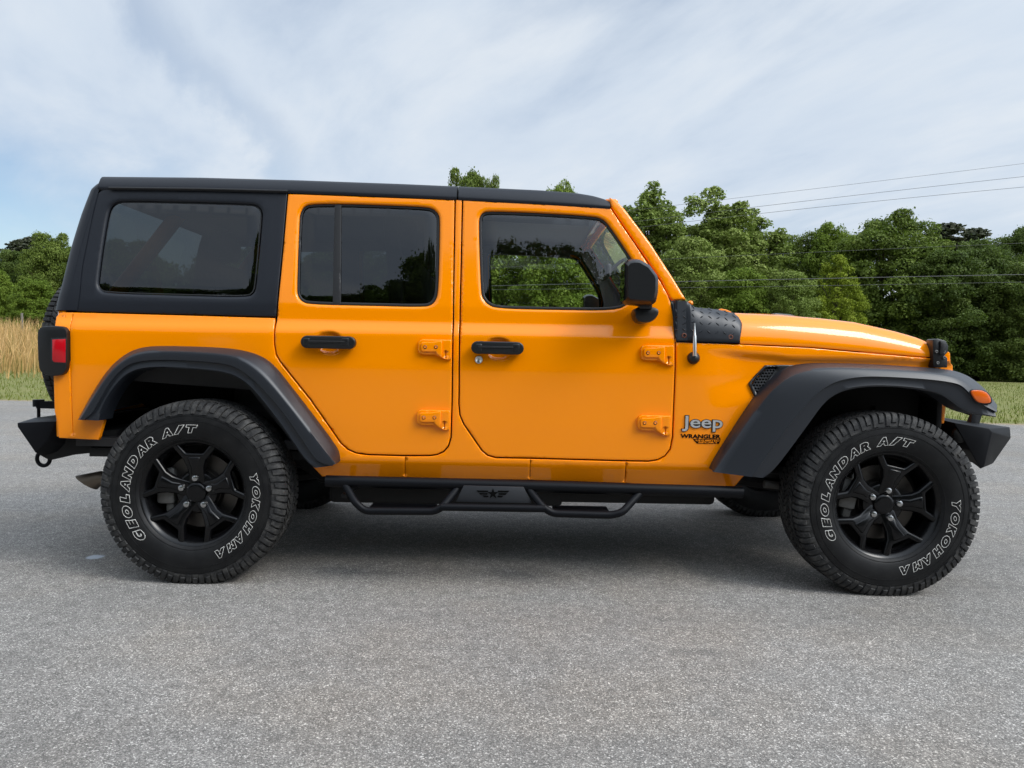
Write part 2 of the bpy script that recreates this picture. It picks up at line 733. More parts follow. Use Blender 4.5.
def flat_text(name, s, material, parent, px0, px1, pybase, pytop, S=S_body, bold=0.0, out_=0.003, shear=0.0):
    V, Fc = glyphs(s, bold, 0, shear, 0.02)
    V = V.copy()
    u0, u1 = V[:, 0].min(), V[:, 0].max()
    v0, v1 = V[:, 1].min(), V[:, 1].max()
    A = on(px0, pybase, S)
    B = on(px1, pybase + (px1 - px0) * 0.0175, S)
    C = on(px0, pytop, S)
    x = A.x + (V[:, 0] - u0) / (u1 - u0) * (B.x - A.x)
    z = A.z + (V[:, 0] - u0) / (u1 - u0) * (B.z - A.z) + (V[:, 1] - v0) / (v1 - v0) * (C.z - A.z)
    w0 = V[:, 2].min()
    w1 = V[:, 2].max()
    y = S(x, z) - (V[:, 2] - w0) / (w1 - w0 + 1e-9) * out_ - 0.0005
    return sharp(link(name, np.stack([x, y, z], 1), Fc, material, parent), 40)


# ================================================================== GROUND
def ground_z(x, y):
    s = np.clip((y - 21) / 15.0, 0, 1)
    s = s * s * (3 - 2 * s)
    lf = np.clip((-x - 1.0) / 7.0, 0, 1)
    lf = lf * lf * (3 - 2 * lf)
    return 0.95 * s * lf


ASPH = mat('asphalt', (0.15, 0.15, 0.15), 0.9, 0, 0.3)
t, b = nodes(ASPH)
co = t.new('ShaderNodeTexCoord').outputs['Object']
vo = t.new('ShaderNodeTexVoronoi')
vo.inputs['Scale'].default_value = 250
t.l.new(co, vo.inputs['Vector'])
sc_ = t.new('ShaderNodeSeparateColor')
t.l.new(vo.outputs['Color'], sc_.inputs[0])
ag = t.ramp(sc_.outputs[0], [(0.0, (0.125, 0.121, 0.116)), (0.35, (0.172, 0.166, 0.158)), (0.66, (0.218, 0.21, 0.199)), (0.88, (0.292, 0.282, 0.268)), (1.0, (0.52, 0.505, 0.48))])
vo2 = t.new('ShaderNodeTexVoronoi')
vo2.inputs['Scale'].default_value = 480
t.l.new(co, vo2.inputs['Vector'])
sc2 = t.new('ShaderNodeSeparateColor')
t.l.new(vo2.outputs['Color'], sc2.inputs[0])
ag2 = t.ramp(sc2.outputs[1], [(0.0, 0.6), (0.6, 0.95), (1.0, 1.5)])
ag = t.mix(1.0, ag, ag2, 'MULTIPLY')
patch = t.maprange(t.noise(co, 0.55, 5, 0.6), 0.3, 0.7, 0.88, 1.08)
mp = t.new('ShaderNodeMapping')
mp.inputs['Scale'].default_value = (0.12, 2.2, 1)
mp.inputs['Rotation'].default_value = (0, 0, R(-4))
t.l.new(co, mp.inputs[0])
streak = t.maprange(t.noise(mp.outputs[0], 1.0, 5, 0.6), 0.3, 0.7, 0.95, 1.04)
fines = t.maprange(t.noise(co, 18, 4, 0.6), 0.3, 0.7, 0.86, 1.12)
k = t.math('MULTIPLY', t.math('MULTIPLY', patch, streak), fines)
vm = t.new('ShaderNodeVectorMath', operation='SCALE')
t.l.new(ag, vm.inputs[0])
t.put(vm.inputs['Scale'], k)
warm = t.mix(t.maprange(t.noise(co, 1.3, 4), 0.4, 0.7), (1.02, 1.0, 0.975, 1), (1.06, 1.0, 0.93, 1))
base = t.mix(1.0, vm.outputs[0], warm, 'MULTIPLY')
# pale dried spill by the rear wheel, as a stain of its own shape
sp = at(95, 557, -1.0)
spg = ray(95, 557)
spg = CAM + spg * (-CAM.z / spg.z)
dd = t.vmath('DISTANCE', co, (spg.x, spg.y, 0))
spot = t.maprange(t.math('ADD', dd, t.math('MULTIPLY', t.noise(co, 30, 3), 0.03)), 0.042, 0.065, 0.85, 0.0)
base = t.mix(spot, base, (0.50, 0.55, 0.62, 1))
sg = ray(692, 652)
sg = CAM + sg * (-CAM.z / sg.z)
mpo = t.new('ShaderNodeMapping')
mpo.inputs['Location'].default_value = (-sg.x * 1.0, -sg.y * 2.6, 0)
mpo.inputs['Scale'].default_value = (1.0, 2.6, 1)
t.l.new(co, mpo.inputs[0])
do = t.math('ADD', t.vmath('LENGTH', mpo.outputs[0]), t.math('MULTIPLY', t.noise(co, 14, 4, 0.7), 0.16))
base = t.mix(t.maprange(do, 0.10, 0.24, 0.30, 0.0), base, (0.05, 0.05, 0.05, 1))
mpt = t.new('ShaderNodeMapping')
mpt.inputs['Scale'].default_value = (0.035, 1.1, 1)
mpt.inputs['Rotation'].default_value = (0, 0, R(6))
t.l.new(co, mpt.inputs[0])
lane = t.maprange(t.noise(mpt.outputs[0], 1.6, 3, 0.5, 0.3), 0.52, 0.66, 0.0, 0.10)
base = t.mix(lane, base, (0.07, 0.07, 0.07, 1))
t.l.new(base, b.inputs['Base Color'])
bp = t.new('ShaderNodeBump')
bp.inputs['Strength'].default_value = 0.4
bp.inputs['Distance'].default_value = 0.003
t.l.new(vo.outputs['Distance'], bp.inputs['Height'])
t.l.new(bp.outputs[0], b.inputs['Normal'])
ex_ = np.linspace(90, -70, 700)
ey_ = np.interp(ex_, [-70, -8.2, 9.7, 90], [15, 9.9, 8.4, 2.0])
wig = np.convolve(RNG.normal(0, 1, 740), np.ones(9) / 9, 'same')[20:720] * .10 + np.convolve(RNG.normal(0, 1, 740), np.ones(2) / 2, 'same')[20:720] * .03
rv = [(-70, -60, 0), (90, -60, 0)] + [(a, c, 0) for a, c in zip(ex_, ey_ + wig)]
road = link('road', rv, [list(range(len(rv)))], ASPH, origin=(0, 0, 0), smooth=False)
DIRT = mat('verge_dirt', (0.26, 0.20, 0.13), 0.95, 0, 0.1)
t, b = nodes(DIRT)
co = t.new('ShaderNodeTexCoord').outputs['Object']
t.l.new(t.ramp(t.noise(co, 25, 6, 0.7), [(0.3, (0.14, 0.12, 0.075)), (0.55, (0.27, 0.22, 0.15)), (0.75, (0.42, 0.36, 0.27))]), b.inputs['Base Color'])
wig2 = np.convolve(RNG.normal(0, 1, 740), np.ones(7) / 7, 'same')[20:720] * .22
vv = [(a, c - .35, -.004) for a, c in zip(ex_, ey_)] + [(a, c + .22 + abs(d_), -.003) for a, c, d_ in zip(ex_, ey_, wig2)]
tag(link('verge', vv, [(i, i + 1, 701 + i, 700 + i) for i in range(699)], DIRT, origin=(0, 0, 0)), kind='structure')
tag(road, kind='structure')

FIELD = mat('field_soil', (0.06, 0.075, 0.025), 0.95, 0, 0.1)
t, b = nodes(FIELD)
co = t.new('ShaderNodeTexCoord').outputs['Object']
n1 = t.maprange(t.noise(co, 0.5, 6, 0.65), 0.35, 0.65)
n2 = t.maprange(t.noise(co, 6, 5, 0.7), 0.35, 0.7)
c1 = t.mix(n1, (0.115, 0.145, 0.030, 1), (0.175, 0.185, 0.055, 1))
t.l.new(t.mix(n2, c1, (0.20, 0.18, 0.09, 1)), b.inputs['Base Color'])
xs = np.linspace(-300, 300, 121)
ys = np.r_[np.linspace(-70, 0, 8), np.linspace(2, 60, 59), np.linspace(70, 700, 12)]
gv, gf = [], []
for j, yy in enumerate(ys):
    for i, xx in enumerate(xs):
        gv.append((xx, yy, float(ground_z(np.float64(xx), np.float64(yy))) - 0.006))
for j in range(len(ys) - 1):
    for i in range(len(xs) - 1):
        a = j * len(xs) + i
        gf.append((a, a + 1, a + len(xs) + 1, a + len(xs)))
tag(link('field', gv, gf, FIELD, origin=(0, 0, 0)), kind='structure')


def blade_mat(name, c1, c2, c3):
    m = bpy.data.materials.new(name)
    m.use_nodes = True
    t = NT(m.node_tree)
    t.n.clear()
    o = t.new('ShaderNodeOutputMaterial')
    at_ = t.new('ShaderNodeAttribute', attribute_name='tint')
    c = t.ramp(at_.outputs['Fac'], [(0.0, c1), (0.5, c2), (1.0, c3)])
    d = t.new('ShaderNodeBsdfDiffuse')
    tr = t.new('ShaderNodeBsdfTranslucent')
    t.l.new(c, d.inputs[0])
    t.l.new(c, tr.inputs[0])
    mx = t.new('ShaderNodeMixShader')
    mx.inputs[0].default_value = 0.35
    t.l.new(d.outputs[0], mx.inputs[1])
    t.l.new(tr.outputs[0], mx.inputs[2])
    t.l.new(mx.outputs[0], o.inputs[0])
    return m


def mesh_tinted(name, V, Fc, tint_per_face, material, origin=(0, 0, 0), parent=None, smooth=False):
    me = bpy.data.meshes.new(name)
    V = np.asarray(V, np.float32)
    Fc = np.asarray(Fc, np.int32)
    nf, k = Fc.shape
    me.vertices.add(len(V))
    me.vertices.foreach_set('co', V.ravel())
    me.loops.add(nf * k)
    me.loops.foreach_set('vertex_index', Fc.ravel())
    me.polygons.add(nf)
    me.polygons.foreach_set('loop_start', np.arange(nf, dtype=np.int32) * k)
    a = me.attributes.new('tint', 'FLOAT', 'FACE')
    a.data.foreach_set('value', np.asarray(tint_per_face, np.float32))
    me.update(calc_edges=True)
    me.materials.append(material)
    o = bpy.data.objects.new(name, me)
    o.location = origin
    COL.objects.link(o)
    if parent is not None:
        o.parent = parent
    return o


def blades(name, material, pos, h, wd, lean, tint):
    n = len(pos)
    a = RNG.uniform(0, 2 * PI, n)
    side = np.stack([np.cos(a), np.sin(a), np.zeros(n)], 1) * wd[:, None]
    la = RNG.uniform(0, 2 * PI, n)
    ln = np.stack([np.cos(la), np.sin(la), np.zeros(n)], 1) * (lean * h)[:, None]
    z = np.array([0, 0, 1.0])
    b0, b1 = pos - side, pos + side
    m = pos + ln * .35 + z * (h * .6)[:, None]
    m0, m1 = m - side * .8, m + side * .8
    tp = pos + ln + z * h[:, None]
    V = np.stack([b0, b1, m1, m0, tp], 1).reshape(-1, 3)
    i = np.arange(n) * 5
    q = np.stack([i, i + 1, i + 2, i + 3], 1)
    tr = np.stack([i + 3, i + 2, i + 4, i + 4], 1)
    me = bpy.data.meshes.new(name)
    Fc = [tuple(f) for f in q] + [tuple(f[:3]) for f in tr]
    me.from_pydata(V.tolist(), [], Fc)
    at_ = me.attributes.new('tint', 'FLOAT', 'FACE')
    at_.data.foreach_set('value', np.r_[tint, tint].astype(np.float32))
    me.materials.append(material)
    o = bpy.data.objects.new(name, me)
    COL.objects.link(o)
    return o


LAWN = blade_mat('lawn_blades', (0.085, 0.118, 0.016), (0.145, 0.178, 0.032), (0.27, 0.26, 0.09))
n = 60000
x = RNG.uniform(-26, 30, n)
y = 8.6 + RNG.random(n) ** 1.5 * 26
edge = np.interp(x, [-70, -8.2, 9.7, 90], [15, 9.9, 8.4, 2.0])
k = (y > edge - 0.05 + RNG.exponential(0.12, n)) & ((x < -3.5) | (x > 7))
x, y = x[k], y[k]
pos = np.stack([x, y, ground_z(x, y) - .01], 1)
n = len(pos)
tag(blades('lawn_grass', LAWN, pos, RNG.uniform(.03, .11, n), RNG.uniform(.004, .009, n), RNG.uniform(.1, .7, n),
           np.clip(RNG.normal(.45, .25, n) + (y < edge[k] + .5) * .25, 0, 1)),
    'short mown grass along the far edge of the road', 'grass', kind='stuff')
STRAW = blade_mat('straw_blades', (0.17, 0.16, 0.045), (0.56, 0.36, 0.15), (0.78, 0.56, 0.29))
n = 30000
x = RNG.uniform(-34, -2.5, n)
y = RNG.uniform(19, 37, n)
thick = np.sin(x * 1.1 + 2) * np.sin(y * 0.9 + x * .4) * .5 + .5
fr = np.clip((y - 20.5) / 5, 0.0, 1)
k = RNG.random(n) < (.35 + .65 * thick) * (0.15 + .85 * fr)
x, y, thick, fr = x[k], y[k], thick[k], fr[k]
n = len(x)
pos = np.stack([x, y, ground_z(x, y) - .01], 1)
tag(blades('tall_dry_grass', STRAW, pos, RNG.uniform(.7, 1.75, n) * (.3 + .7 * fr), RNG.uniform(.008, .022, n),
           RNG.uniform(.05, .45, n), np.clip(RNG.normal(.55, .22, n) - (1 - fr) * .25 - (thick < .25) * .3, 0, 1)),
    'tall straw coloured meadow grass left of the car', 'grass', kind='stuff')

# ================================================================== TREES
def leaf_mat(name, c1, c2, c3, tl=0.3):
    m = bpy.data.materials.new(name)
    m.use_nodes = True
    t = NT(m.node_tree)
    t.n.clear()
    o = t.new('ShaderNodeOutputMaterial')
    at_ = t.new('ShaderNodeAttribute', attribute_name='tint')
    oi = t.new('ShaderNodeObjectInfo')
    f = t.math('ADD', at_.outputs['Fac'], t.math('MULTIPLY', t.math('SUBTRACT', oi.outputs['Random'], 0.5), 0.3), clamp=True)
    c = t.ramp(f, [(0.0, c1), (0.5, c2), (1.0, c3)])
    d = t.new('ShaderNodeBsdfPrincipled')
    d.inputs['Roughness'].default_value = 0.55
    d.inputs['Specular IOR Level'].default_value = 0.12
    tr = t.new('ShaderNodeBsdfTranslucent')
    t.l.new(c, d.inputs[0])
    t.l.new(t.mix(0.5, c, (0.12, 0.2, 0.02, 1)), tr.inputs[0])
    mx = t.new('ShaderNodeMixShader')
    mx.inputs[0].default_value = tl
    t.l.new(d.outputs[0], mx.inputs[1])
    t.l.new(tr.outputs[0], mx.inputs[2])
    t.l.new(mx.outputs[0], o.inputs[0])
    return m


BARK = add_bump(mat('bark', (0.07, 0.055, 0.042), 0.95, 0, 0.2), 30, 0.6, 0.02)
LEAF = {
    'dark': leaf_mat('leaf_dark', (0.050, 0.078, 0.018), (0.090, 0.125, 0.028), (0.155, 0.195, 0.048)),
    'oak': leaf_mat('leaf_oak', (0.068, 0.102, 0.018), (0.122, 0.165, 0.030), (0.205, 0.25, 0.054)),
    'grey': leaf_mat('leaf_grey_green', (0.11, 0.155, 0.032), (0.182, 0.235, 0.052), (0.275, 0.325, 0.09)),
    'lime': leaf_mat('leaf_lime', (0.14, 0.185, 0.014), (0.225, 0.275, 0.024), (0.32, 0.37, 0.05)),
    'pine': leaf_mat('leaf_pine', (0.03, 0.04, 0.022), (0.05, 0.058, 0.034), (0.085, 0.085, 0.055), 0.1),
    'bright': leaf_mat('leaf_bright', (0.085, 0.135, 0.016), (0.15, 0.212, 0.028), (0.245, 0.305, 0.052)),
}


def crown_env(style, h):
    """half-width of the crown at relative height h (0..1)"""
    if style == 'tall':
        return 2.6 * max(.01, 1 - h ** 2.2) ** .72
    if style == 'cone':
        return 2.7 * max(0.01, 1 - h ** 3.2) ** .7
    if style == 'bush':
        return 3.7 * math.sqrt(max(.02, 1 - (h * .97) ** 2.6))
    if style == 'pine':
        return 2.2 * max(0.05, 1.05 - h) ** .65
    return 3.8 * math.sqrt(max(.03, 1 - abs(h * 1.62 - .68) ** 2.4)) if h > .42 else 3.8 * (.86 + .33 * h)


def crown_lobes(style, rs):
    L = []
    nl = {'tall': 250, 'cone': 230, 'bush': 260, 'pine': 130, 'oak': 300}[style]
    for i in range(nl):
        h = rs.uniform(0.36, 1.0) if style == 'pine' else rs.uniform(0.02, 1.0)
        if style == 'tall':
            h = rs.random() ** .72
        wdt = crown_env(style, h)
        a = rs.uniform(0, 2 * PI)
        q = wdt * (rs.uniform(.72, 1.0) if rs.random() < .75 else math.sqrt(rs.uniform(0, .5)))
        # big boughs push the outline in and out
        q *= 1 + .13 * math.sin(3 * a + h * 7 + i * 0) + .08 * math.sin(5 * a - h * 11)
        rad = rs.uniform(.30, .66) * (1.25 if rs.random() < .2 else 1)
        if style == 'pine':
            rad = rs.uniform(.16, .36)
            q = rs.uniform(.15, 1) * wdt
        if style in ('tall', 'cone'):
            rad *= 1.0 - .45 * h
        pk = 1 - .16 * h * (.5 + .5 * math.sin(2 * a + 1.3) * math.cos(3 * a)) if style == 'oak' else 1
        ox = oy = 0.0
        if style == 'tall':
            ox, oy, pk = ((0, 0, 1.0), (1.25, .5, .93), (-1.1, -.7, .88), (.2, -1.3, .82), (-.5, 1.2, .9))[i % 5]
            ox, oy, q = ox * h, oy * h, q * .72
        L.append((ox + q * math.cos(a), oy + q * math.sin(a), h * 9.3 * pk, rad))
    return L


def crown_mesh(style, seed, n, leaf):
    rs = random.Random(seed)
    rg = np.random.default_rng(seed)
    L = np.array(crown_lobes(style, rs))
    top = (L[:, 2] + L[:, 3] * .8).max()
    L[:, 2] *= 10.0 / top
    wgt = L[:, 3] ** 2
    idx = rg.choice(len(L), n, p=wgt / wgt.sum())
    d = rg.normal(size=(n, 3))
    d[:, 2] += .45
    d /= np.linalg.norm(d, axis=1)[:, None]
    rad = L[idx, 3] * (0.55 + .55 * np.sqrt(rg.random(n)))
    stray = rg.random(n) < .16
    rad = np.where(stray, rad * rg.uniform(1.0, 1.5, n), rad)
    sq = np.array([1.15, 1.15, .34 if style == 'pine' else .72])
    P = L[idx, :3] + d * rad[:, None] * sq
    # loose filling inside the crown so daylight only shows near its rim
    if style != 'pine':
        k = rg.random(n) < .15
        hh = rg.random(n)
        ww = np.array([crown_env(style, q) for q in hh]) * .72 * np.sqrt(rg.random(n))
        aa = rg.uniform(0, 2 * PI, n)
        P[k] = np.stack([ww * np.cos(aa), ww * np.sin(aa), hh * 9.0], 1)[k]
    P[:, 2] = np.maximum(P[:, 2], .15 * rg.random(n))
    nrm = d * .8 + rg.normal(size=(n, 3)) * .6 + np.array([0, 0, .5])
    nrm /= np.linalg.norm(nrm, axis=1)[:, None]
    ref = rg.normal(size=(n, 3))
    t1 = np.cross(nrm, ref)
    t1 /= np.linalg.norm(t1, axis=1)[:, None]
    t2 = np.cross(nrm, t1)
    s = leaf * rg.uniform(.55, 1.5, n)[:, None]
    el = rg.uniform(.45, .8, n)[:, None]
    V = np.stack([P - t1 * s, P + t2 * s * el - t1 * s * .2, P + t1 * s - nrm * s * .3, P - t2 * s * el + t1 * s * .15], 1).reshape(-1, 3)
    i = np.arange(n) * 4
    Fc = np.stack([i, i + 1, i + 2, i + 3], 1)
    lobe_t = rg.normal(0, .12, len(L))
    tint = np.clip(.5 + lobe_t[idx] + rg.normal(0, .14, n), 0, 1)
    mb = MB()
    zt = {'pine': 9.4, 'tall': 8.2, 'cone': 8.5}.get(style, 6.2)
    pts = [(0, 0, -.3)] + [(rs.uniform(-.12, .12) * k_, rs.uniform(-.12, .12) * k_, zt * k_ / 5) for k_ in range(1, 6)]
    mb.tube(pts, [.24, .19, .16, .12, .08, .03], 8)
    for q in L[:: (4 if style != 'pine' else 1)][:30]:
        z0 = max(.6, q[2] * .62) if style != 'pine' else q[2] * .97
        z0 = min(z0, zt * .95)
        a = Vector((0, 0, z0))
        e = Vector(q[:3])
        m = a.lerp(e, .5) + Vector((0, 0, .12 * (e - a).length))
        mb.tube([a, m, e], [.07, .045, .015], 5)
    return V, Fc, tint, mb


PROTO = {}
for key, style, lm, seed, n, leaf in (
        ('oak1', 'oak', 'oak', 1, 80000, .08), ('oak2', 'oak', 'oak', 2, 80000, .08), ('oak3', 'oak', 'bright', 5, 76000, .08),
        ('oak4', 'oak', 'dark', 12, 80000, .08), ('oak5', 'oak', 'dark', 14, 80000, .08),
        ('tall1', 'tall', 'grey', 3, 60000, .07), ('tall2', 'tall', 'grey', 4, 60000, .07),
        ('bush1', 'bush', 'bright', 6, 72000, .08), ('bush2', 'bush', 'grey', 8, 72000, .075),
        ('cone1', 'cone', 'lime', 9, 52000, .065), ('pine1', 'pine', 'pine', 10, 9000, .11)):
    V, Fc, tint, mb = crown_mesh(style, seed, n, leaf)
    cr = mesh_tinted('crown', V, Fc, tint, LEAF[lm])
    tk = mb.build('trunk', BARK, origin=(0, 0, 0))
    COL.objects.unlink(cr)
    COL.objects.unlink(tk)
    PROTO[key] = (cr, tk)


def tree(name, proto, px, toppy, d, wpx, label, group='trees along the edge of the wood', cat='tree', rot=None, world=None):
    if world is None:
        Y = d + CAM.y
        tp = at(px, toppy, Y)
        g = float(ground_z(tp.x, Y))
        H = tp.z - g
        x = tp.x
        wd = wpx * d / F_PX
    else:
        x, Y, H, wd = world
        g = float(ground_z(x, Y))
    base_w = {'oak': 8.6, 'tall': 5.6, 'bush': 8.6, 'cone': 5.6, 'pine': 4.6}[proto[:-1]]
    e = empty(name, (x, Y, g))
    e.scale = (wd / base_w, wd / base_w, H / 10.0)
    e.rotation_euler = (0, 0, random.uniform(0, 6.28) if rot is None else rot)
    for src in PROTO[proto]:
        c = src.copy()
        COL.objects.link(c)
        c.parent = e
    tag(e, label, cat, group)
    return e


T = [
    ('broadleaf_tree', 'oak1', 464, 169, 56, 74, 'slim broadleaf crown peeking over the black roof above the middle door pillar'),
    ('broadleaf_tree', 'oak2', 489, 175, 56, 44, 'small crown just showing over the roof, right beside the slim peeking crown'),
    ('broadleaf_tree', 'oak3', 556, 179, 52, 66, 'broadleaf crown barely showing over the front end of the black roof'),
    ('broadleaf_tree', 'tall2', 652, 181, 47, 118, 'tall pointed tree rising right behind the windshield pillar'),
    ('broadleaf_tree', 'tall1', 716, 186, 48, 128, 'tallest grey-green tree with a twin pointed top above the cowl'),
    ('broadleaf_tree', 'tall2', 754, 208, 50, 110, 'grey-green tree sloping down on the right shoulder of the twin-topped tree'),
    ('broadleaf_tree', 'oak2', 800, 233, 56, 76, 'round-topped tree in the dip of the treeline above the hood'),
    ('broadleaf_tree', 'oak1', 885, 212, 48, 140, 'large wide dark green tree with a domed crown above the hood front'),
    ('broadleaf_tree', 'oak3', 836, 220, 54, 70, 'tree half hidden on the left flank of the large domed tree'),
    ('young_tree', 'cone1', 837, 254, 41, 60, 'small yellow-green cone-shaped tree standing in front of the darker trees'),
    ('pine_tree', 'pine1', 943, 221, 62, 120, 'dark sparse pine top sticking out just right of the domed tree'),
    ('pine_tree', 'pine1', 972, 226, 64, 100, 'dark pine top farther right, over the wood by the picture edge'),
    ('broadleaf_tree', 'oak4', 1020, 222, 50, 86, 'tree rising highest at the right edge of the picture'),
    ('broadleaf_tree', 'oak5', 984, 236, 46, 92, 'leafy tree under the right-hand pine top with arching boughs'),
    ('broadleaf_tree', 'oak4', 942, 250, 45, 110, 'dark tree coming down to the lawn just behind the hood latch'),
    ('broadleaf_tree', 'oak5', 1030, 262, 43, 100, 'low dark tree at the lawn edge in the right corner of the wood'),
    ('broadleaf_tree', 'bush2', 690, 238, 42, 110, 'bushy tree low behind the black cowl plates'),
    ('broadleaf_tree', 'bush1', 742, 268, 40, 84, 'bright bushy tree behind the rear end of the hood'),
    ('broadleaf_tree', 'bush2', 790, 272, 39, 80, 'low grey-green bush tree left of the yellow-green cone tree'),
    ('broadleaf_tree', 'oak3', 500, 205, 46, 130, 'bright green tree seen through the front door window, on its rear side'),
    ('broadleaf_tree', 'bush1', 560, 225, 42, 110, 'bright green bushy tree seen through the middle of the front door window'),
    ('broadleaf_tree', 'oak3', 612, 205, 46, 90, 'dark tree seen through the front corner of the front door window'),
    ('broadleaf_tree', 'oak1', 52, 231, 50, 66, 'tall dark green tree at the far left, touching the rear of the car'),
    ('broadleaf_tree', 'oak5', 18, 250, 52, 70, 'dark green tree in the left corner of the wood below the pine tops'),
    ('broadleaf_tree', 'oak3', -12, 262, 46, 60, 'lighter tree cut off by the left edge of the picture'),
    ('pine_tree', 'pine1', 18, 238, 64, 80, 'small dark pine top at the left above the dark green corner tree'),
    ('pine_tree', 'pine1', 32, 235, 63, 80, 'taller dark pine top beside the tall tree at the far left'),
    ('broadleaf_tree', 'bush1', 36, 279, 43, 56, 'low bright bush tree behind the dry grass at the left'),
    ('broadleaf_tree', 'oak1', 130, 240, 50, 110, 'dark tree standing behind the rear side window of the car'),
    ('broadleaf_tree', 'oak2', 235, 245, 50, 110, 'dark tree hidden behind the rear door seam of the car'),
    ('broadleaf_tree', 'oak1', 340, 240, 50, 120, 'dark tree standing behind the sliding pane of the rear door window'),
    ('broadleaf_tree', 'oak2', 420, 235, 48, 110, 'dark tree hidden behind the middle door pillar of the car'),
]
for a in T:
    tree(*a)
for x, y, H, wd in ((-13, -24, 8.5, 9), (-6.4, -24, 9.0, 7), (-3.2, -23, 10.8, 5), (-0.9, -22, 12.6, 6), (2.2, -22, 12.4, 6.5), (5.4, -23, 12.6, 7),
                    (10.0, -22, 12.5, 9), (17, -24, 12, 10), (-21, -25, 12, 10), (25, -25, 12, 10)):
    tree('broadleaf_tree', 'oak1' if int(x) % 2 else 'oak2', 0, 0, 0, 0,
         'tree across the road that shows only as a dark reflection in the windows', 'trees reflected in the car windows', world=(x, y, H, wd))

# the wood behind: one mass of foliage
n = 150000
x = RNG.uniform(-75, 85, n)
y = RNG.uniform(58, 72, n)
hmax = 7.4 + 1.1 * np.sin(x * .31) + .9 * np.sin(x * .83 + 1) + .5 * np.sin(x * 2.1)
z = RNG.random(n) ** .8 * hmax + .5 * (x < -5)
P = np.stack([x, y, z], 1)
nr = RNG.normal(size=(n, 3)) + np.array([0, -.5, .6])
nr /= np.linalg.norm(nr, axis=1)[:, None]
t1 = np.cross(nr, RNG.normal(size=(n, 3)))
t1 /= np.linalg.norm(t1, axis=1)[:, None]
t2 = np.cross(nr, t1)
s = RNG.uniform(.10, .28, n)[:, None]
V = np.stack([P - t1 * s, P + t2 * s * .6, P + t1 * s, P - t2 * s * .6], 1).reshape(-1, 3)
i = np.arange(n) * 4
tag(mesh_tinted('distant_wood', V, np.stack([i, i + 1, i + 2, i + 3], 1), np.clip(RNG.normal(.35, .2, n), 0, 1), LEAF['oak']),
    'dense dark wood filling the gaps behind the separate trees', 'wood', kind='stuff')

# power lines and their pole (the pole stands behind the middle door pillar)
WIRE = mat('cable_black', (0.07, 0.07, 0.072), 0.6)
YW = 28.0
wires = [((445, 232), (745, 197), (1024, 163.5), 'highest thin power line crossing the sky at the right', .006),
         ((445, 246), (755, 207), (1024, 176.5), 'second of the three thin power lines crossing the sky', .0075),
         ((445, 252), (765, 213), (1024, 187), 'lowest of the three thin power lines crossing the sky', .0075),
         ((445, 270), (700, 257.5), (1024, 243), 'faint cable crossing the treetops below the sky lines', .006),
         ((445, 287), (732, 280.5), (1024, 274.5), 'thick dark cable crossing the trees above the hood', .014),
         ((445, 290), (732, 287), (1024, 282), 'thin cable hanging just under the thick dark cable', .007)]
for p0, p1, p2, lb, rr in wires:
    A, B, C = at(*p0, YW), at(*p1, YW), at(*p2, YW)
    pts = []
    for q in np.linspace(0, 1.7, 60):
        # quadratic through the three points in x
        xq = A.x + (C.x - A.x) * q
        l0 = (xq - B.x) * (xq - C.x) / ((A.x - B.x) * (A.x - C.x))
        l1 = (xq - A.x) * (xq - C.x) / ((B.x - A.x) * (B.x - C.x))
        l2 = (xq - A.x) * (xq - B.x) / ((C.x - A.x) * (C.x - B.x))
        pts.append((xq, YW, A.z * l0 + B.z * l1 + C.z * l2))
    tag(tube('power_line', WIRE, None, pts, rr, 6, origin=pts[0]), lb, 'power line', 'power lines crossing at the right')
pp = at(447, 228, YW + .15)
up_ = empty('utility_pole', (pp.x, YW + .15, 0))
WOOD = add_bump(mat('pole_wood', (0.12, 0.095, 0.07), 0.9), 40, .5, .01)
tube('post', WOOD, up_, [(0, 0, -.3), (0, 0, pp.z + .25)], [.15, .11], 12, origin=(0, 0, 0))
box('crossarm', WOOD, up_, (-.9, -.13, pp.z - .9), (.9, -.02 - .10, pp.z - .78), .01, origin=(0, 0, 0))
tag(up_, 'wooden utility pole carrying the power lines, hidden behind the car', 'utility pole')
fp = at(21.5, 313, 33.5)
fpo = tube('fence_post', add_bump(mat('grey_wood', (.16, .15, .13), .9), 40, .5, .01), None,
           [(fp.x, 33.5, float(ground_z(fp.x, 33.5)) - .2), (fp.x + .02, 33.5, fp.z)], [.06, .055], 8, origin=(fp.x, 33.5, 0))
tag(fpo, 'weathered grey fence post in the dry grass at the left', 'fence post')

# ================================================================== THE CAR
car = empty('off_road_car', ORIGIN)
tag(car, 'orange four-door off-road car with black hardtop, flares and wheels parked on the asphalt', 'car')

for cpx, cpy in ((329.0, 342.6), (498.5, 348.8)):
    cq = on(cpx, cpy)
    CUPS.append((cq.x, cq.z, .056, .050))
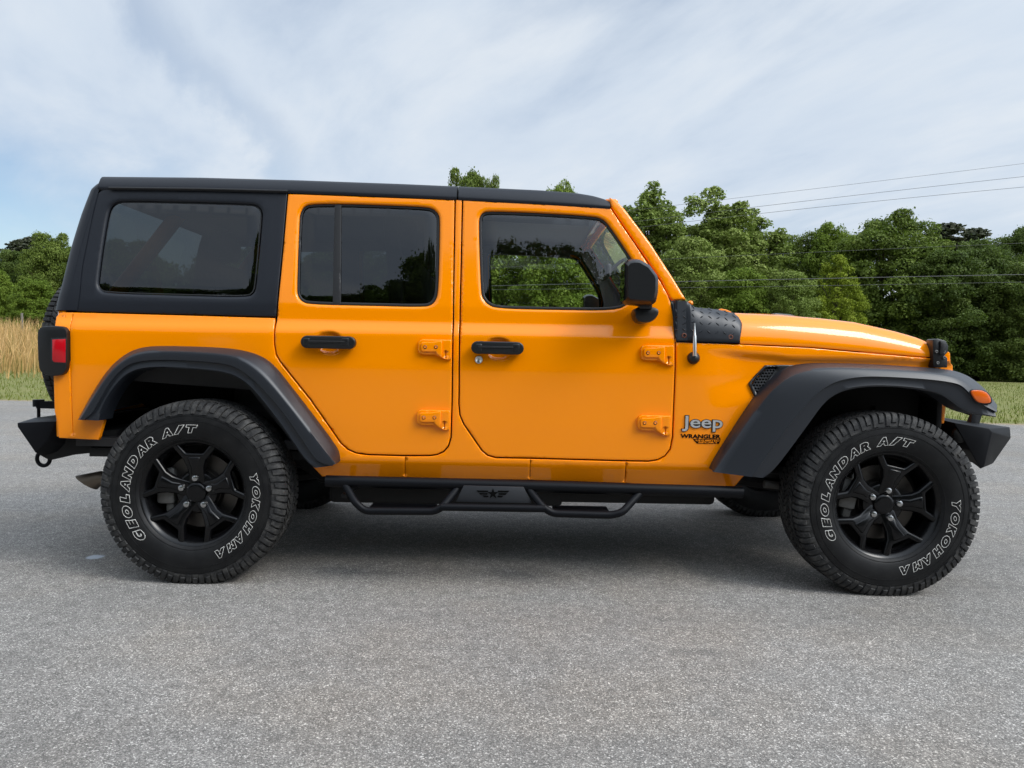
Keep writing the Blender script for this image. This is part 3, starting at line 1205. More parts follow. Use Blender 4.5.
# ---- traced outlines (pixel space), each given its own depth when built
RD = [(287.8, 193.6), (284.5, 233), (280.8, 273.8), (277, 317), (275, 328), (274.7, 343.8), (276.3, 354), (280, 361), (311, 400),
      (333, 431.5), (341, 443), (347.5, 449), (356, 452.8), (367.5, 454.4), (405, 455.5), (430, 455.4), (437, 454.4), (443.5, 451.4),
      (448, 446), (450.6, 437.5), (451.7, 400), (452.4, 340), (453.4, 273.8), (454.7, 199.8)]
FD = [(462.8, 200), (461.3, 273.8), (460.6, 300), (459.4, 393.8), (459.2, 404), (460.2, 415), (464, 424), (482.5, 450.8), (488, 455.2),
      (496, 457.4), (529.4, 458), (580, 459.4), (625, 460.6), (648.8, 461), (658, 459.6), (665, 455.8), (670, 449), (672.2, 437.5),
      (673.8, 400), (675, 368), (675, 338), (673.8, 320), (671, 303), (667.5, 294), (660, 280.5), (640, 251.5), (610.4, 207.6)]


def offpath(pts, d):
    """open path offset outward (paths run down the left side, along the bottom and up the right side)"""
    P = np.array(pts, float)
    tg = np.gradient(P, axis=0)
    tg /= np.linalg.norm(tg, axis=1)[:, None]
    return [(p[0] - t_[1] * d, p[1] + t_[0] * d) for p, t_ in zip(P, tg)]


rO = [(77.8, 419.8), (93.4, 391), (109, 367.5), (124.7, 354.2), (137, 348.5), (151.3, 346), (180, 346), (220, 347.5), (240, 350),
      (257.5, 355), (271.6, 364), (290, 387.5), (313.8, 418.5), (335.6, 448.5), (338.2, 456), (338, 462.5)]
rR = [(79, 419.9), (95, 392.5), (111, 370), (126, 358), (138, 353), (152, 351), (180, 351), (220, 353.5), (238, 357), (251, 364),
      (267, 378), (290.3, 406), (318, 442), (326.5, 453), (335.5, 463.5)]
rL = [(83, 420), (92, 413.5), (96.6, 405), (110.6, 380), (126, 365.3), (140, 360.8), (163.8, 359.4), (200, 361), (220, 363),
      (235.6, 366.5), (254.4, 379.5), (282.5, 411), (305, 444), (313, 455.6), (319, 462.5), (332, 466)]
rI = [(98, 420.6), (99.7, 412.8), (109, 394), (121.6, 378.4), (132.5, 371.4), (145, 368.3), (163.8, 367.5), (210, 370.6),
      (229.4, 374), (243.4, 381), (257.5, 395), (282.5, 427.5), (304, 460), (314.4, 468)]
fO = [(712, 470), (714, 462.5), (755.5, 398.4), (772, 381), (784.4, 369.5), (797, 364.8), (819, 362.8), (860, 363.6), (905, 366),
      (935, 368.3), (953, 370), (969, 376), (980, 384.5), (986, 390), (997.2, 405)]
fR = [(713, 472), (720, 465), (764, 398), (781, 382), (795, 374), (812, 369.5), (830, 368), (860, 368.3), (905, 370.5), (935, 373),
      (953, 376), (966, 382), (974, 389), (981, 397), (997, 408.5)]
fL = [(752, 477), (765, 458), (793.8, 418.8), (818.8, 390.6), (837.5, 380.5), (860, 376.6), (881, 376.3), (928, 379), (956, 382.8),
      (964, 387), (972, 396), (981, 404), (996.8, 412)]
fI = [(763.7, 478), (775, 470), (809.4, 423.4), (825, 401.6), (840.6, 391.4), (860, 387.5), (880, 386.5), (909, 387.8),
      (937.5, 392.5), (950, 400), (962, 409.5), (975, 414.5), (996, 417.2)]

body_out = ([(59, 313.2), (63, 312.4), (73, 312.5), (180, 315.4), (274.6, 318.2)]
            + [p for p in offpath(RD, 1.1) if p[1] > 318.5 or p[0] > 400] + [p for p in offpath(FD, 1.1) if p[1] > 322 or p[0] < 500]
            + [(675.2, 342.2), (740, 344.6), (812, 348.2), (870.5, 353.6), (934, 358.8), (950, 360.6), (953, 366), (953, 374)]
            + [p for p in fL[::-1] if 765 < p[0] < 950] + [(742, 478), (733, 488.5)]
            + [(625, 483), (530, 480), (405, 477.5), (322, 476.5), (312, 466)]
            + [p for p in rL[::-1] if 96 < p[0] < 310] + [(104, 421), (98.4, 440), (58.6, 438), (57, 421), (54.4, 412), (53.4, 377), (55, 330), (56, 317)])
slits = [[(405, 456.9), (405.6, 456.9), (405.4, 476.4), (404.8, 476.4)], [(530, 459.7), (530.6, 459.7), (530.2, 479), (529.6, 479)],
         [(625.6, 462.2), (626.5, 462.2), (625.3, 482), (624.4, 482)],
         [(72.8, 314.5), (73.4, 314.5), (73.4, 436), (72.8, 436)]]
bs = panel('body_side', PAINT, car, body_out, slits, r=0.0035, rh=0.0012, th=0.02)
bs['label'] = 'orange body side with sill, rear quarter and front fender'

# ---- doors
RW = [(298.6, 221), (299.6, 213), (303, 206.5), (310, 203.6), (342.5, 203.4), (385, 204.8), (426.9, 206.6), (434, 209), (438.6, 214),
      (439.8, 221), (439, 260), (438, 292), (435.5, 300.5), (431, 305.3), (423, 307), (370, 305.8), (309, 304.4), (301, 301.5),
      (297, 296), (296.2, 288)]
FW = [(478.4, 223), (479.6, 216), (483.2, 212), (490, 210.8), (540, 212.6), (594, 216), (603, 218.6), (609.5, 225), (632, 258.4),
      (639, 272), (640.5, 283), (637, 294), (629, 304), (616, 310.6), (560, 310), (497, 308.6), (487.5, 304.5), (482.2, 298), (480.6, 290)]


def shrink(pts, d):
    P = np.array(pts, float)
    if area(P) < 0:
        P = P[::-1]
    return [tuple(p) for p in offset_poly(P, d)]


def door(outl, win, glassm, far=False):
    d = panel('door', PAINT, car, shrink(outl, 0.35), [win], r=0.0035, rh=0.011, th=0.035, hrnd=2, mirror=far, dx=.035 if far else .012, dz=.014 if far else .0075)
    panel('window_seal', SEAL, d, win, [shrink(win, 2.9)], off=0.012, r=0.003, th=0.012, rnd=2, mirror=far)
    panel('window', glassm, d, shrink(win, 1.6), off=0.019, r=0.0006, th=0.003, rnd=2, dx=.08, dz=.04, mirror=far)
    panel('door_trim', CABIN, d, shrink(outl, 2.2), [shrink(win, -1.2)], off=0.0365, r=0.002, th=0.006, hrnd=2, mirror=far, dx=.08, dz=.04)
    return d


rd = door(RD, RW, GL_DARK)
rd['label'] = 'orange rear door with privacy glass'
fd = door(FD, FW, GL_CLEAR)
fd['label'] = 'orange front door with clear glass and mirror'
dv = panel('window_divider', SEAL, rd, [(334.6, 204), (341.2, 204), (340.6, 306), (332.6, 305.6)], off=0.010, r=0.002, th=0.012)


def pill(xa, xb, ya, yb, n=8):
    r_ = (yb - ya) / 2
    sl = 0.0175
    o = []
    for k in range(n + 1):
        a = PI / 2 + PI * k / n
        o.append((xa + r_ + r_ * math.cos(a), (ya + yb) / 2 - r_ * math.sin(a)))
    for k in range(n + 1):
        a = -PI / 2 + PI * k / n
        o.append((xb - r_ + r_ * math.cos(a), (ya + yb) / 2 - r_ * math.sin(a) + sl * (xb - xa)))
    return o


def handle(parent, xa, xb, ya, yb, far=False):
    y_s = float(S_plain(0, at(xa, ya, -.815).z))
    P = [(p.x, p.z) for p in (at(a, c, y_s - .04) for a, c in pill(xa, xb, ya, yb - 0.8))]
    h = prism('handle', PLAST, parent, P, y_s - .045, y_s - .012, .008, 3, mirror=far)
    # feet that carry the bar on the door and the long dimple on its face
    for f0, f1 in ((.09, .22), (.78, .92)):
        A = at(xa + (xb - xa) * f0, yb - 2.6, y_s)
        B = at(xa + (xb - xa) * f1, ya + 2.6, y_s)
        bm = bmesh.new()
        bm_box(bm, (A.x, y_s - .047, A.z), (B.x, y_s + .012, B.z), .006, 3)
        if far:
            for v_ in bm.verts:
                v_.co.y *= -1
        bm_link('handle_mount', bm, PLAST, h)
    g0_ = [(xa + (xb - xa) * .13, (ya + yb) / 2 - 2.2), (xa + (xb - xa) * .80, (ya + yb) / 2 - 1.2), (xa + (xb - xa) * .80, (ya + yb) / 2 + .2), (xa + (xb - xa) * .13, (ya + yb) / 2 + .6)]
    pxprism('handle_grip', SEAL, h, g0_, y_s - .0475, y_s - .03, .001)
    return h


handle(rd, 300.5, 355.6, 335.4, 349)
handle(fd, 471, 524, 341, 354.6)
p = on(478.8, 359.8)
V, Fc = lathe([(0, .0175), (.006, .0165), (.007, .014), (.006, .0135), (.0065, 0.004), (.002, .0035), (.002, 0.0001)], 24)
link('door_lock', [(p.x + a, p.y + b_, p.z + c) for a, b_, c in V], Fc, SILVER, fd)


def hinge(parent, x0, y0, far=False):
    """x0,y0: left/top pixel of the plate; plate 30 px wide, knuckle at its right end"""
    pl = [(0, 4), (1.5, 1.2), (5, 0), (33, 0.6), (33, 20), (29.8, 21), (27, 20.4), (17, 15.6), (5.5, 15.4), (1.2, 14), (0, 11)]
    P = [(x0 + a, y0 + c) for a, c in pl]
    h = panel('hinge', PAINT, parent, P, [[(x0 + 27.2, y0 + 11.2), (x0 + 28.2, y0 + 11.2), (x0 + 28.2, y0 + 19.4), (x0 + 27.2, y0 + 19.4)]],
              off=-0.015, r=0.0035, rh=.001, th=0.0145, dx=.01, dz=.01, mirror=far)
    rs = [(3, 4.5), (5, 2.8), (15.5, 2.8), (22.5, 1.6), (24, 2), (24, 18), (22.5, 18), (16, 12.6), (5, 12.6), (3, 11)]
    panel('hinge', PAINT, parent, [(x0 + a, y0 + c) for a, c in rs], off=-0.023, r=0.003, th=0.009, dx=.01, dz=.01, mirror=far).name = 'hinge_rib'
    for bx in (7.2, 18.2):
        q = on(x0 + bx * .98, y0 + 7.8, off=-.024)
        V, Fc = lathe([(-.002, .0055), (.0015, .0052), (.002, .0042), (.0005, .0035), (.0005, .0001)], 14)
        s = -1 if far else 1
        link('hinge_bolt', [(q.x + a, s * (q.y + b_), q.z + c) for a, b_, c in V], Fc, PAINT, parent)
        V, Fc = lathe([(-.002, .0085), (.0006, .0080), (.0006, .0001)], 14)
        link('bolt_recess_shade', [(q.x + a, s * (q.y + .0002 + b_), q.z + c) for a, b_, c in V], Fc, HOLE, parent)  # flat dark disc, its colour stands in for the shade of a bolt recess


for par, x0, y0 in ((rd, 418, 339.2), (rd, 416.6, 409.8), (fd, 641, 345), (fd, 637.6, 415.2)):
    hinge(par, x0, y0)

# ---- far-side body: same sheets mirrored, so daylight comes through the far windows
fb = panel('body_side', PAINT, car, body_out, [], r=0.0035, th=0.02, mirror=True)
fb['label'] = 'orange far body side facing away from the camera'
for o_, w_, g_ in ((RD, RW, GL_DARK), (FD, FW, GL_CLEAR)):
    d_ = door(o_, w_, g_, True)
    d_['label'] = 'orange far door facing away from the camera'

# ---- inner skins
trim_out = [(62, 318), (276, 322), (460, 322), (672, 326), (673, 470), (330, 470), (290, 440), (250, 390), (120, 380), (66, 400)]
for m_ in (False, True):
    panel('interior_trim', CABIN, car, trim_out, off=0.065, r=.003, th=.01, mirror=m_, dx=.1, dz=.05)

# ---- windshield frame
ws_out = [(609.8, 197.2), (615, 199.5), (624.4, 208.4), (649.4, 241.4), (672, 276), (686.3, 299.6), (672.2, 300.6), (669.5, 297), (661, 279.6), (641, 250.5), (611, 206.8)]
for m_ in (False, True):
    panel('pillar_trim', CABIN, car, [(605, 214), (612, 200), (683, 298), (640, 301), (641, 283), (634, 258), (610, 224)], off=0.064, r=0.002, th=0.01, mirror=m_)
    panel('windshield_pillar', PAINT, car, ws_out, off=0.004, r=0.010, th=0.055, mirror=m_, dx=.02)
A0, A1 = on(622, 206, off=.03), on(684, 298, off=.03)
A0.x -= .02
A1.x -= .02
yb0, yb1 = abs(A0.y), abs(A1.y)
link('windshield', [(A0.x, -yb0, A0.z), (A0.x, yb0, A0.z), (A1.x, yb1, A1.z), (A1.x, -yb1, A1.z)], [(0, 1, 2, 3)], GL_CLEAR, car)
box('windshield_header', PAINT, car, (A0.x - .06, -yb0 + .01, A0.z - .02), (A0.x + .005, yb0 - .01, A0.z + .035), .012)

# ---- hardtop
QW = [(97.5, 279), (101, 251), (106.5, 217), (109.5, 207), (115, 202.3), (126, 201), (190, 202.3), (249, 204), (257.5, 205.8),
      (261.8, 211), (261.8, 219), (258.8, 252), (255.6, 286), (253.5, 293), (247, 297.2), (180, 295.4), (106, 293.2), (99.5, 290), (97.2, 285)]
ht_out = [(104, 188.4), (287.2, 192.4), (282, 250), (276, 316.8), (180, 314.2), (76.6, 311.4), (80.9, 268), (88.4, 227), (96.8, 194)]
for m_ in (False, True):
    hs = panel('hardtop_side', HARD, car, ht_out, [QW], r=0.004, rh=0.014, th=0.03, hrnd=2, S=S_plain, mirror=m_)
    panel('window', GL_DARK, hs, shrink(QW, 1.2), off=0.014, r=0.0006, th=0.003, rnd=2, S=S_plain, dx=.08, dz=.04, mirror=m_)
    panel('window_seal', SEAL, hs, shrink(QW, .2), [shrink(QW, 1.5)], off=0.0128, r=0.001, th=0.003, rnd=2, S=S_plain, mirror=m_)
# rear corner and back of the hardtop: lofted in plan, level by level
seam = [(104, 187.6), (102.5, 178.5)]
sil = [(60.3, 311), (62.2, 300), (65, 286), (70.3, 248), (76.8, 215.7), (83.5, 192.5), (86, 187.6), (89.4, 183.2), (94, 179.4), (99, 177.2), (102.5, 176.7)]
sm = [(75.6, 311.2), (77.4, 300), (80.2, 268), (84.6, 247), (90.6, 216.5), (96.2, 193), (98.6, 186.2), (102, 180), (104, 176.5)]
zs, Xr, Xs, Ys = [], [], [], []
sil_r = np.array([(np.interp(-q_, [-c[1] for c in sil], [c[0] for c in sil]), q_) for q_ in list(np.linspace(311, 190, 11)) + [187.5, 185.5, 183, 180.8, 179, 177.9, 177.2, 176.8]])
for q in sil_r:
    p = at(q[0], q[1], -.70)
    s_ = np.interp(-q[1], [-c[1] for c in sm], [c[0] for c in sm])
    ps = on(s_, q[1] + .5, S_plain)
    zs.append(p.z)
    Xr.append(p.x)
    Xs.append(ps.x + .008)
    zb_ = on(100, 187.6, S_plain).z
    f_ = max(0.0, (p.z - zb_) / (on(103.5, 176.4, S_plain).z - zb_))
    Ys.append(-float(S_plain(0, p.z)) + .004 - (float(np.interp(f_, [0, .45, .74, .9, 1.0], [0, .010, .021, .033, .052])) + .002 if f_ > 0 else 0.002))


def rear_loft(zs, Xr, Xs, Ys, inset_top=None):
    V, Fc = [], []
    m = 0
    for z_, xr, xs_, ys_ in zip(zs, Xr, Xs, Ys):
        row = [(xs_, ys_), (xs_ - (xs_ - xr) * .3, ys_ - .001)]
        rad = min(.075, (xs_ - xr) * .7 + .02)
        for k_ in range(9):
            a = PI / 2 * k_ / 8
            row.append((xr + rad * (1 - math.sin(a)), ys_ - rad * (1 - math.cos(a))))
        row.append((xr - .006, ys_ - rad - .03))
        row = row + [(x_, -y_) for x_, y_ in row[::-1]]
        m = len(row)
        V += [(x_, -y_, z_) for x_, y_ in row]
    for i in range(len(zs) - 1):
        for k_ in range(m - 1):
            Fc.append((i * m + k_, i * m + k_ + 1, (i + 1) * m + k_ + 1, (i + 1) * m + k_))
    return V, Fc, m


V, Fc, m = rear_loft(zs, Xr, Xs, Ys)
# rear glass opening: drop the centre strip between two levels
Fc = [f for f in Fc if not (f[0] % m == m // 2 - 1 and 2 <= f[0] // m < 10)]
Fc.append([(len(zs) - 1) * m + k_ for k_ in range(m)])
hr = sharp(link('hardtop_rear', V, Fc, HARD, car), 50)
za, zb = zs[2], zs[10]
xa_, xb_ = Xr[2] - .004, Xr[10] - .004
yw_ = Ys[2] - .105
link('window', [(xa_, -yw_, za), (xa_, yw_, za), (xb_, yw_ - .04, zb), (xb_, -yw_ + .04, zb)], [(0, 1, 2, 3)], GL_DARK, hr)

# roof: cross-sections lofted along the car; rear hardtop roof and front removable panel are separate
top_e = [(95, 179.3), (98, 177.6), (103.5, 176.4), (200, 177.3), (300, 180), (400, 183.6), (455, 186), (540, 190), (575, 192.6), (592, 195.4), (603, 198.4), (609, 201.5)]
bot_e = [(95, 187.2), (98, 187.3), (103.5, 187.5), (200, 188.6), (300, 191), (400, 195), (455, 197.6), (540, 202), (575, 204.2), (592, 205.4), (603, 206.2), (609, 206.7)]


def roof_loft(name, x0, x1, n, fade0=False, fade1=False):
    V, Fc = [], []
    m = 0
    for px in np.linspace(x0, x1, n):
        tb = np.interp(px, [q[0] for q in bot_e], [q[1] for q in bot_e])
        tt = np.interp(px, [q[0] for q in top_e], [q[1] for q in top_e])
        pb = on(px, tb, S_plain, -.006)
        yb_ = -pb.y
        pt = at(px, tt, -(yb_ - .05))
        h = max(pt.z - pb.z, .004)
        sec = [(yb_ - .03, pb.z - .012), (yb_ - .004, pb.z - .010), (yb_, pb.z - .004), (yb_ - .001, pb.z + .006), (yb_ - .012, pb.z + h * .45), (yb_ - .024, pb.z + h * .74),
               (yb_ - .036, pb.z + h * .90), (yb_ - .052, pb.z + h * .985), (yb_ - .075, pb.z + h * 1.02), (yb_ - .14, pb.z + h * 1.06), (yb_ - .35, pb.z + h * 1.12), (0, pb.z + h * 1.15)]
        sec = sec + [(-y_, z_) for y_, z_ in sec[:-1][::-1]]
        m = len(sec)
        V += [(pt.x, -y_, z_) for y_, z_ in sec]
    for i in range(n - 1):
        for k_ in range(m - 1):
            Fc.append((i * m + k_, i * m + k_ + 1, (i + 1) * m + k_ + 1, (i + 1) * m + k_))
    for i in (0, n - 1):
        Fc.append([i * m + k_ for k_ in range(m)] if i else [k_ for k_ in range(m)][::-1])
    bm = bmesh.new()
    vs = [bm.verts.new(v_) for v_ in V]
    for f in Fc:
        bm.faces.new([vs[i] for i in f])
    bm.normal_update()
    return bm_link(name, bm, HARD, car, 50)


roof_loft('hardtop_roof', 103.6, 457.6, 48)
roof_loft('roof_panel', 459.4, 609, 30)
link('hardtop_top_cap', [], [], HARD) if False else None
# rain gutter groove along the hardtop
for m_ in (False, True):
    P0 = [on(a, c, S_plain, -.012) for a, c in ((109, 188.0), (200, 189.0), (288, 191.2))]
    s_ = -1 if m_ else 1
    tube('rain_gutter', SEAL, car, [(q.x, s_ * q.y, q.z) for q in P0], .0055, 8)
# headliner
z0 = on(300, 194, S_plain).z
box('headliner', CABIN, car, (-.45, -.62, z0 - .03), (1.78, .62, z0 - .012), .005)

# ---- tailgate and rear corners (orange, below the hardtop)
pr = on(56, 317)
pl_ = on(58, 437)
zs2 = np.linspace(pl_.z, on(60, 310.6).z, 10)
Xr2 = [at(np.interp(z_, [pl_.z, .53, .60, .75, 1.0, pr.z], [58.6, 57.2, 54.4, 53.6, 54.2, 56.5]), 400, float(S_body(0, z_)) + .03).x for z_ in zs2]
Xs2 = [x_ + .055 for x_ in Xr2]
V, Fc, m = rear_loft(zs2, [x_ - .002 for x_ in Xr2], Xs2, [-float(S_body(-.6, z_)) - .0055 for z_ in zs2])
Fc.append([9 * m + k_ for k_ in range(m)])
link('tailgate', V, Fc, PAINT, car)

# ---- cowl cover with diamond-plate texture
def cowl_panel(name):
    """side sheet that rolls over into the cowl top"""
    px0, px1, n = 671.6, 739.4, 44
    V, Fc = [], []
    rows = 26
    for i in range(n):
        px = px0 + (px1 - px0) * i / (n - 1)
        top = np.interp(px, [671, 686, 690, 694, 699, 707, 721, 732, 737, 739.4], [301, 301, 304, 307, 308.2, 308.6, 310.6, 313.4, 316.5, 320])
        bot = np.interp(px, [671.6, 674.8, 675.2, 740], [318, 331, 340.8, 343.2])
        if px < 675:
            bot = np.interp(px, [671.6, 673.6, 674.8, 675.2], [303.5, 316, 330, 340.8])
        roll = np.interp(px, [671, 688, 700, 712, 740], [0.0, 0.0, .07, .11, .115])
        pb = on(px, bot, off=-.006)
        tp = at(px, top, pb.y + .02 + roll)
        for j in range(rows):
            f = j / (rows - 1)
            if roll < .004:
                yy = pb.y + (tp.y - pb.y) * f
                zz = pb.z + (tp.z - pb.z) * f
            else:
                a = f * PI / 2
                e = 1.35
                zz = pb.z + (tp.z - pb.z) * math.sin(a) ** (1 / e)
                yy = pb.y + (tp.y - pb.y) * (1 - math.cos(a) ** (1 / e))
            xx = pb.x + (tp.x - pb.x) * f
            V.append((xx, yy, zz))
    for i in range(n - 1):
        for j in range(rows - 1):
            a = i * rows + j
            Fc.append((a, a + rows, a + rows + 1, a + 1))
    # thickness: rim turned inward
    m_ = len(V)
    rim = [j for j in range(rows)] and ([i * rows for i in range(n)] + [(n - 1) * rows + j for j in range(1, rows)])
    for i in rim:
        x_, y_, z_ = V[i]
        V.append((x_, y_ + .012, z_))
    for k_ in range(len(rim) - 1):
        Fc.append((rim[k_], m_ + k_, m_ + k_ + 1, rim[k_ + 1]))
    o = link(name, V, Fc, FLARE, car)
    return o, V, rows, n


cw, cv, crow, cn = cowl_panel('cowl_cover')
mb = MB()
Vc = np.array(cv[:crow * cn]).reshape(cn, crow, 3)
for i in range(3, cn - 2, 5):
    for jj, j in enumerate(range(3, crow - 1, 4)):
        if i < 9 and j > 21:
            continue
        p = Vector(Vc[i, j])
        t1 = (Vector(Vc[min(i + 1, cn - 1), j]) - Vector(Vc[i - 1, j])).normalized()
        t2 = (Vector(Vc[i, min(j + 1, crow - 1)]) - Vector(Vc[i, j - 1])).normalized()
        nn = t1.cross(t2).normalized()
        if nn.y > 0:
            nn = -nn
        ss = 1 if ((i // 5) + jj) % 2 else -1
        d1 = (t1 + t2 * ss * .8).normalized()
        d2 = nn.cross(d1)
        L_, W_ = .012, .0035
        mb.add([p - d1 * L_, p + d2 * W_, p + d1 * L_, p - d2 * W_, p + nn * .003 - d1 * L_ * .4, p + nn * .003 + d1 * L_ * .4],
               [(0, 4, 1), (1, 4, 5), (1, 5, 2), (2, 5, 3), (3, 5, 4), (3, 4, 0)])
mb.build('tread_bumps', FLARE, cw)
for a, c in ((684, 335.6), (730.5, 337)):
    q = on(a, c, off=-.008)
    V, Fc = lathe([(.0, .012), (.004, .011), (.004, .006), (.001, .005), (.001, .0001)], 16)
    link('cover_bolt', [(q.x + x_, q.y + y_, q.z + z_) for x_, y_, z_ in V], Fc, HOLE, cw)

# ---- hood
def hood():
    gap = [(740, 343.6), (770, 344.8), (812, 347.0), (870.5, 352.2), (905, 355.2), (933.6, 357.4)]
    top = [(737, 313.2), (745, 313.3), (787, 315.2), (830, 318.5), (864.6, 322.3), (888, 327.2), (905, 331), (917, 334.4), (927, 337.6), (933.6, 340.4)]
    V, Fc = [], []
    n, m = 46, 0
    for i in range(n):
        px = 740 + (933.4 - 740) * i / (n - 1)
        gy = np.interp(px, *zip(*gap))
        ty = np.interp(px, *zip(*top))
        pb = on(px, gy, off=.002)
        wd = -pb.y
        pt = at(px, ty, -(wd - .12))
        h = pt.z - pb.z
        fr = i / (n - 1)
        bul = .022 * math.sin(PI * min(1, fr * 1.15)) * (1 - fr * .5)
        sec = [(wd - .012, pb.z - .002), (wd - .002, pb.z), (wd, pb.z + .004), (wd - .002, pb.z + h * .18), (wd - .010, pb.z + h * .42), (wd - .024, pb.z + h * .63),
               (wd - .046, pb.z + h * .81), (wd - .078, pb.z + h * .935), (wd - .12, pb.z + h * 1.0), (wd - .18, pb.z + h * 1.035), (wd - .28, pb.z + h * 1.06),
               (wd - .36, pb.z + h * 1.07 + bul * .5), (wd - .42, pb.z + h * 1.07 + bul), (0, pb.z + h * 1.08 + bul)]
        sec = sec + [(-y_, z_) for y_, z_ in sec[:-1][::-1]]
        m = len(sec)
        V += [(pb.x + .02 * math.sin(PI * fr) * 0, -y_, z_) for y_, z_ in sec]
    for i in range(n - 1):
        for k_ in range(m - 1):
            Fc.append((i * m + k_, i * m + k_ + 1, (i + 1) * m + k_ + 1, (i + 1) * m + k_))
    # front lip rolls down
    lip = []
    for k_ in range(m):
        x_, y_, z_ = V[(n - 1) * m + k_]
        lip.append((x_ + .012, y_ * .99, z_ - .012))
    s0 = len(V)
    V += lip
    low = [(x_ + .004, y_, z_ - .05) for x_, y_, z_ in lip]
    V += low
    for k_ in range(m - 1):
        a = (n - 1) * m + k_
        Fc.append((a, a + 1, s0 + k_ + 1, s0 + k_))
        Fc.append((s0 + k_, s0 + k_ + 1, s0 + m + k_ + 1, s0 + m + k_))
    return sharp(link('hood', V, Fc, PAINT, car), 40)


hd = hood()
# grille surround
g0, g1 = on(935, 359.5, off=.02), on(950, 361)
gw = abs(g0.y)
gm = at(952.5, 364, -gw).x
gb = at(950, 423, -gw + .05).z
gt = on(934, 341.5).z
gr = prism('grille', PAINT, car, [(gm - .035, gb), (gm - .02, gb), (gm - .008, gb + .25), (gm + .002, g0.z - .05), (gm - .006, gt - .05), (gm - .03, gt - .035), (gm - .035, gt - .05)],
           -gw + .012, gw - .012, .012, 3)
for k_ in range(7):
    y_ = (k_ - 3) * .11
    box('grille_slot', BLACK, gr, (gm - .01, y_ - .028, gb + .17), (gm + .0035, y_ + .028, g0.z - .1), .001)
for s_ in (-1, 1):
    V, Fc = lathe([(0, .095), (.02, .09), (.03, .06), (.034, .0001)], 24)
    link('headlight', [(gm - .005 - b_, s_ * .47 + a, gb + .3 + c) for a, b_, c in V], Fc, GL_CLEAR, car)
box('radiator_support', DARK, car, (gm - .062, -gw + .005, gb - .02), (gm - .036, gw - .005, g0.z), .004)
# engine-bay blocker under the hood
box('engine_bay', DARK, car, (2.42, -.56, .62), (gm - .08, .56, g0.z - .02), .02)

# hood latch
lz = [(933, 339.4), (938, 338.6), (946, 340.8), (948.6, 346), (948.2, 352), (944.8, 355.6), (947.8, 358), (947.6, 367.6), (933.4, 367.2), (932.8, 356)]
yl = -(float(-S_body(3.33, 1.05)))
lt = pxprism('hood_latch', PLAST, car, lz, yl - .028, yl + .03, .004)
pxprism('latch_lever', SEAL, lt, [(940.5, 341), (946, 343.4), (946.2, 349), (942.5, 355), (939.6, 354), (941, 347)], yl - .036, yl - .026, .002)
for a, c in ((936.3, 351.6), (944.2, 352.2), (944.2, 357.6), (937.6, 363)):
    q = at(a, c, yl - .030)
    V, Fc = lathe([(0, .0075), (.004, .007), (.004, .003), (.001, .0028), (.001, .0001)], 14)
    link('latch_bolt', [(q.x + x_, q.y + y_, q.z + z_) for x_, y_, z_ in V], Fc, CALI, lt)

# small things at the cowl: washer nozzle, hinge foot of the windshield, wiper arm
q = at(690, 303.4, -.70)
V, Fc = lathe([(-.01, .012), (.012, .012), (.02, .008), (.022, .0001)], 14)
link('windshield_bolt', [(q.x + x_, q.y + y_, q.z + z_) for x_, y_, z_ in V], Fc, PAINT, car)
pxprism('windshield_hinge', PAINT, car, [(717, 311), (721, 308.4), (727, 309.6), (735, 313.6), (735, 318), (720, 316)], -.66, -.60, .004)
wp = [at(742, 316.4, -.35), at(768, 315.4, -.33), at(776, 314.6, -.32), at(790, 315.8, -.30), at(800, 318, -.30)]
tube('wiper_arm', PLAST, car, wp, [.005, .006, .008, .008, .005], 8)

# fender vent
VO = [(748.6, 383.6), (757, 374), (765.6, 365.2), (780, 364.8), (795, 365), (784, 374), (770, 389), (756, 399)]
fv = panel('fender_vent', PLAST, car, VO, [[(752, 383.6), (759, 375.6), (767, 368), (778, 367.6), (766, 383), (757, 393.6)]], off=-0.012, r=.004, th=.012, dx=.01)
vo_in = [(752, 383.6), (759, 375.6), (767, 368), (778, 367.6), (766, 383), (757, 393.6)]
panel('vent_backing', BLACK, fv, vo_in, off=-.0016, r=.001, th=.0015, dx=.02, dz=.02)
mb = MB()
pi_ = np.array(vo_in)
for r_ in range(9):
    for c_ in range(10):
        a = 751 + c_ * 3.0 + (r_ % 2) * 1.5
        e = 367.5 + r_ * 3.0
        if inside(np.array([[a, e]]), pi_)[0]:
            q = on(a, e, off=-.005)
            rr_ = .0070
            ring = [(q.x + rr_ * math.cos(R(60 * j + 30)), q.y, q.z + rr_ * math.sin(R(60 * j + 30))) for j in range(7)]
            mb.tube(ring, .0016, 5)
mb.build('vent_mesh', VENT, fv)


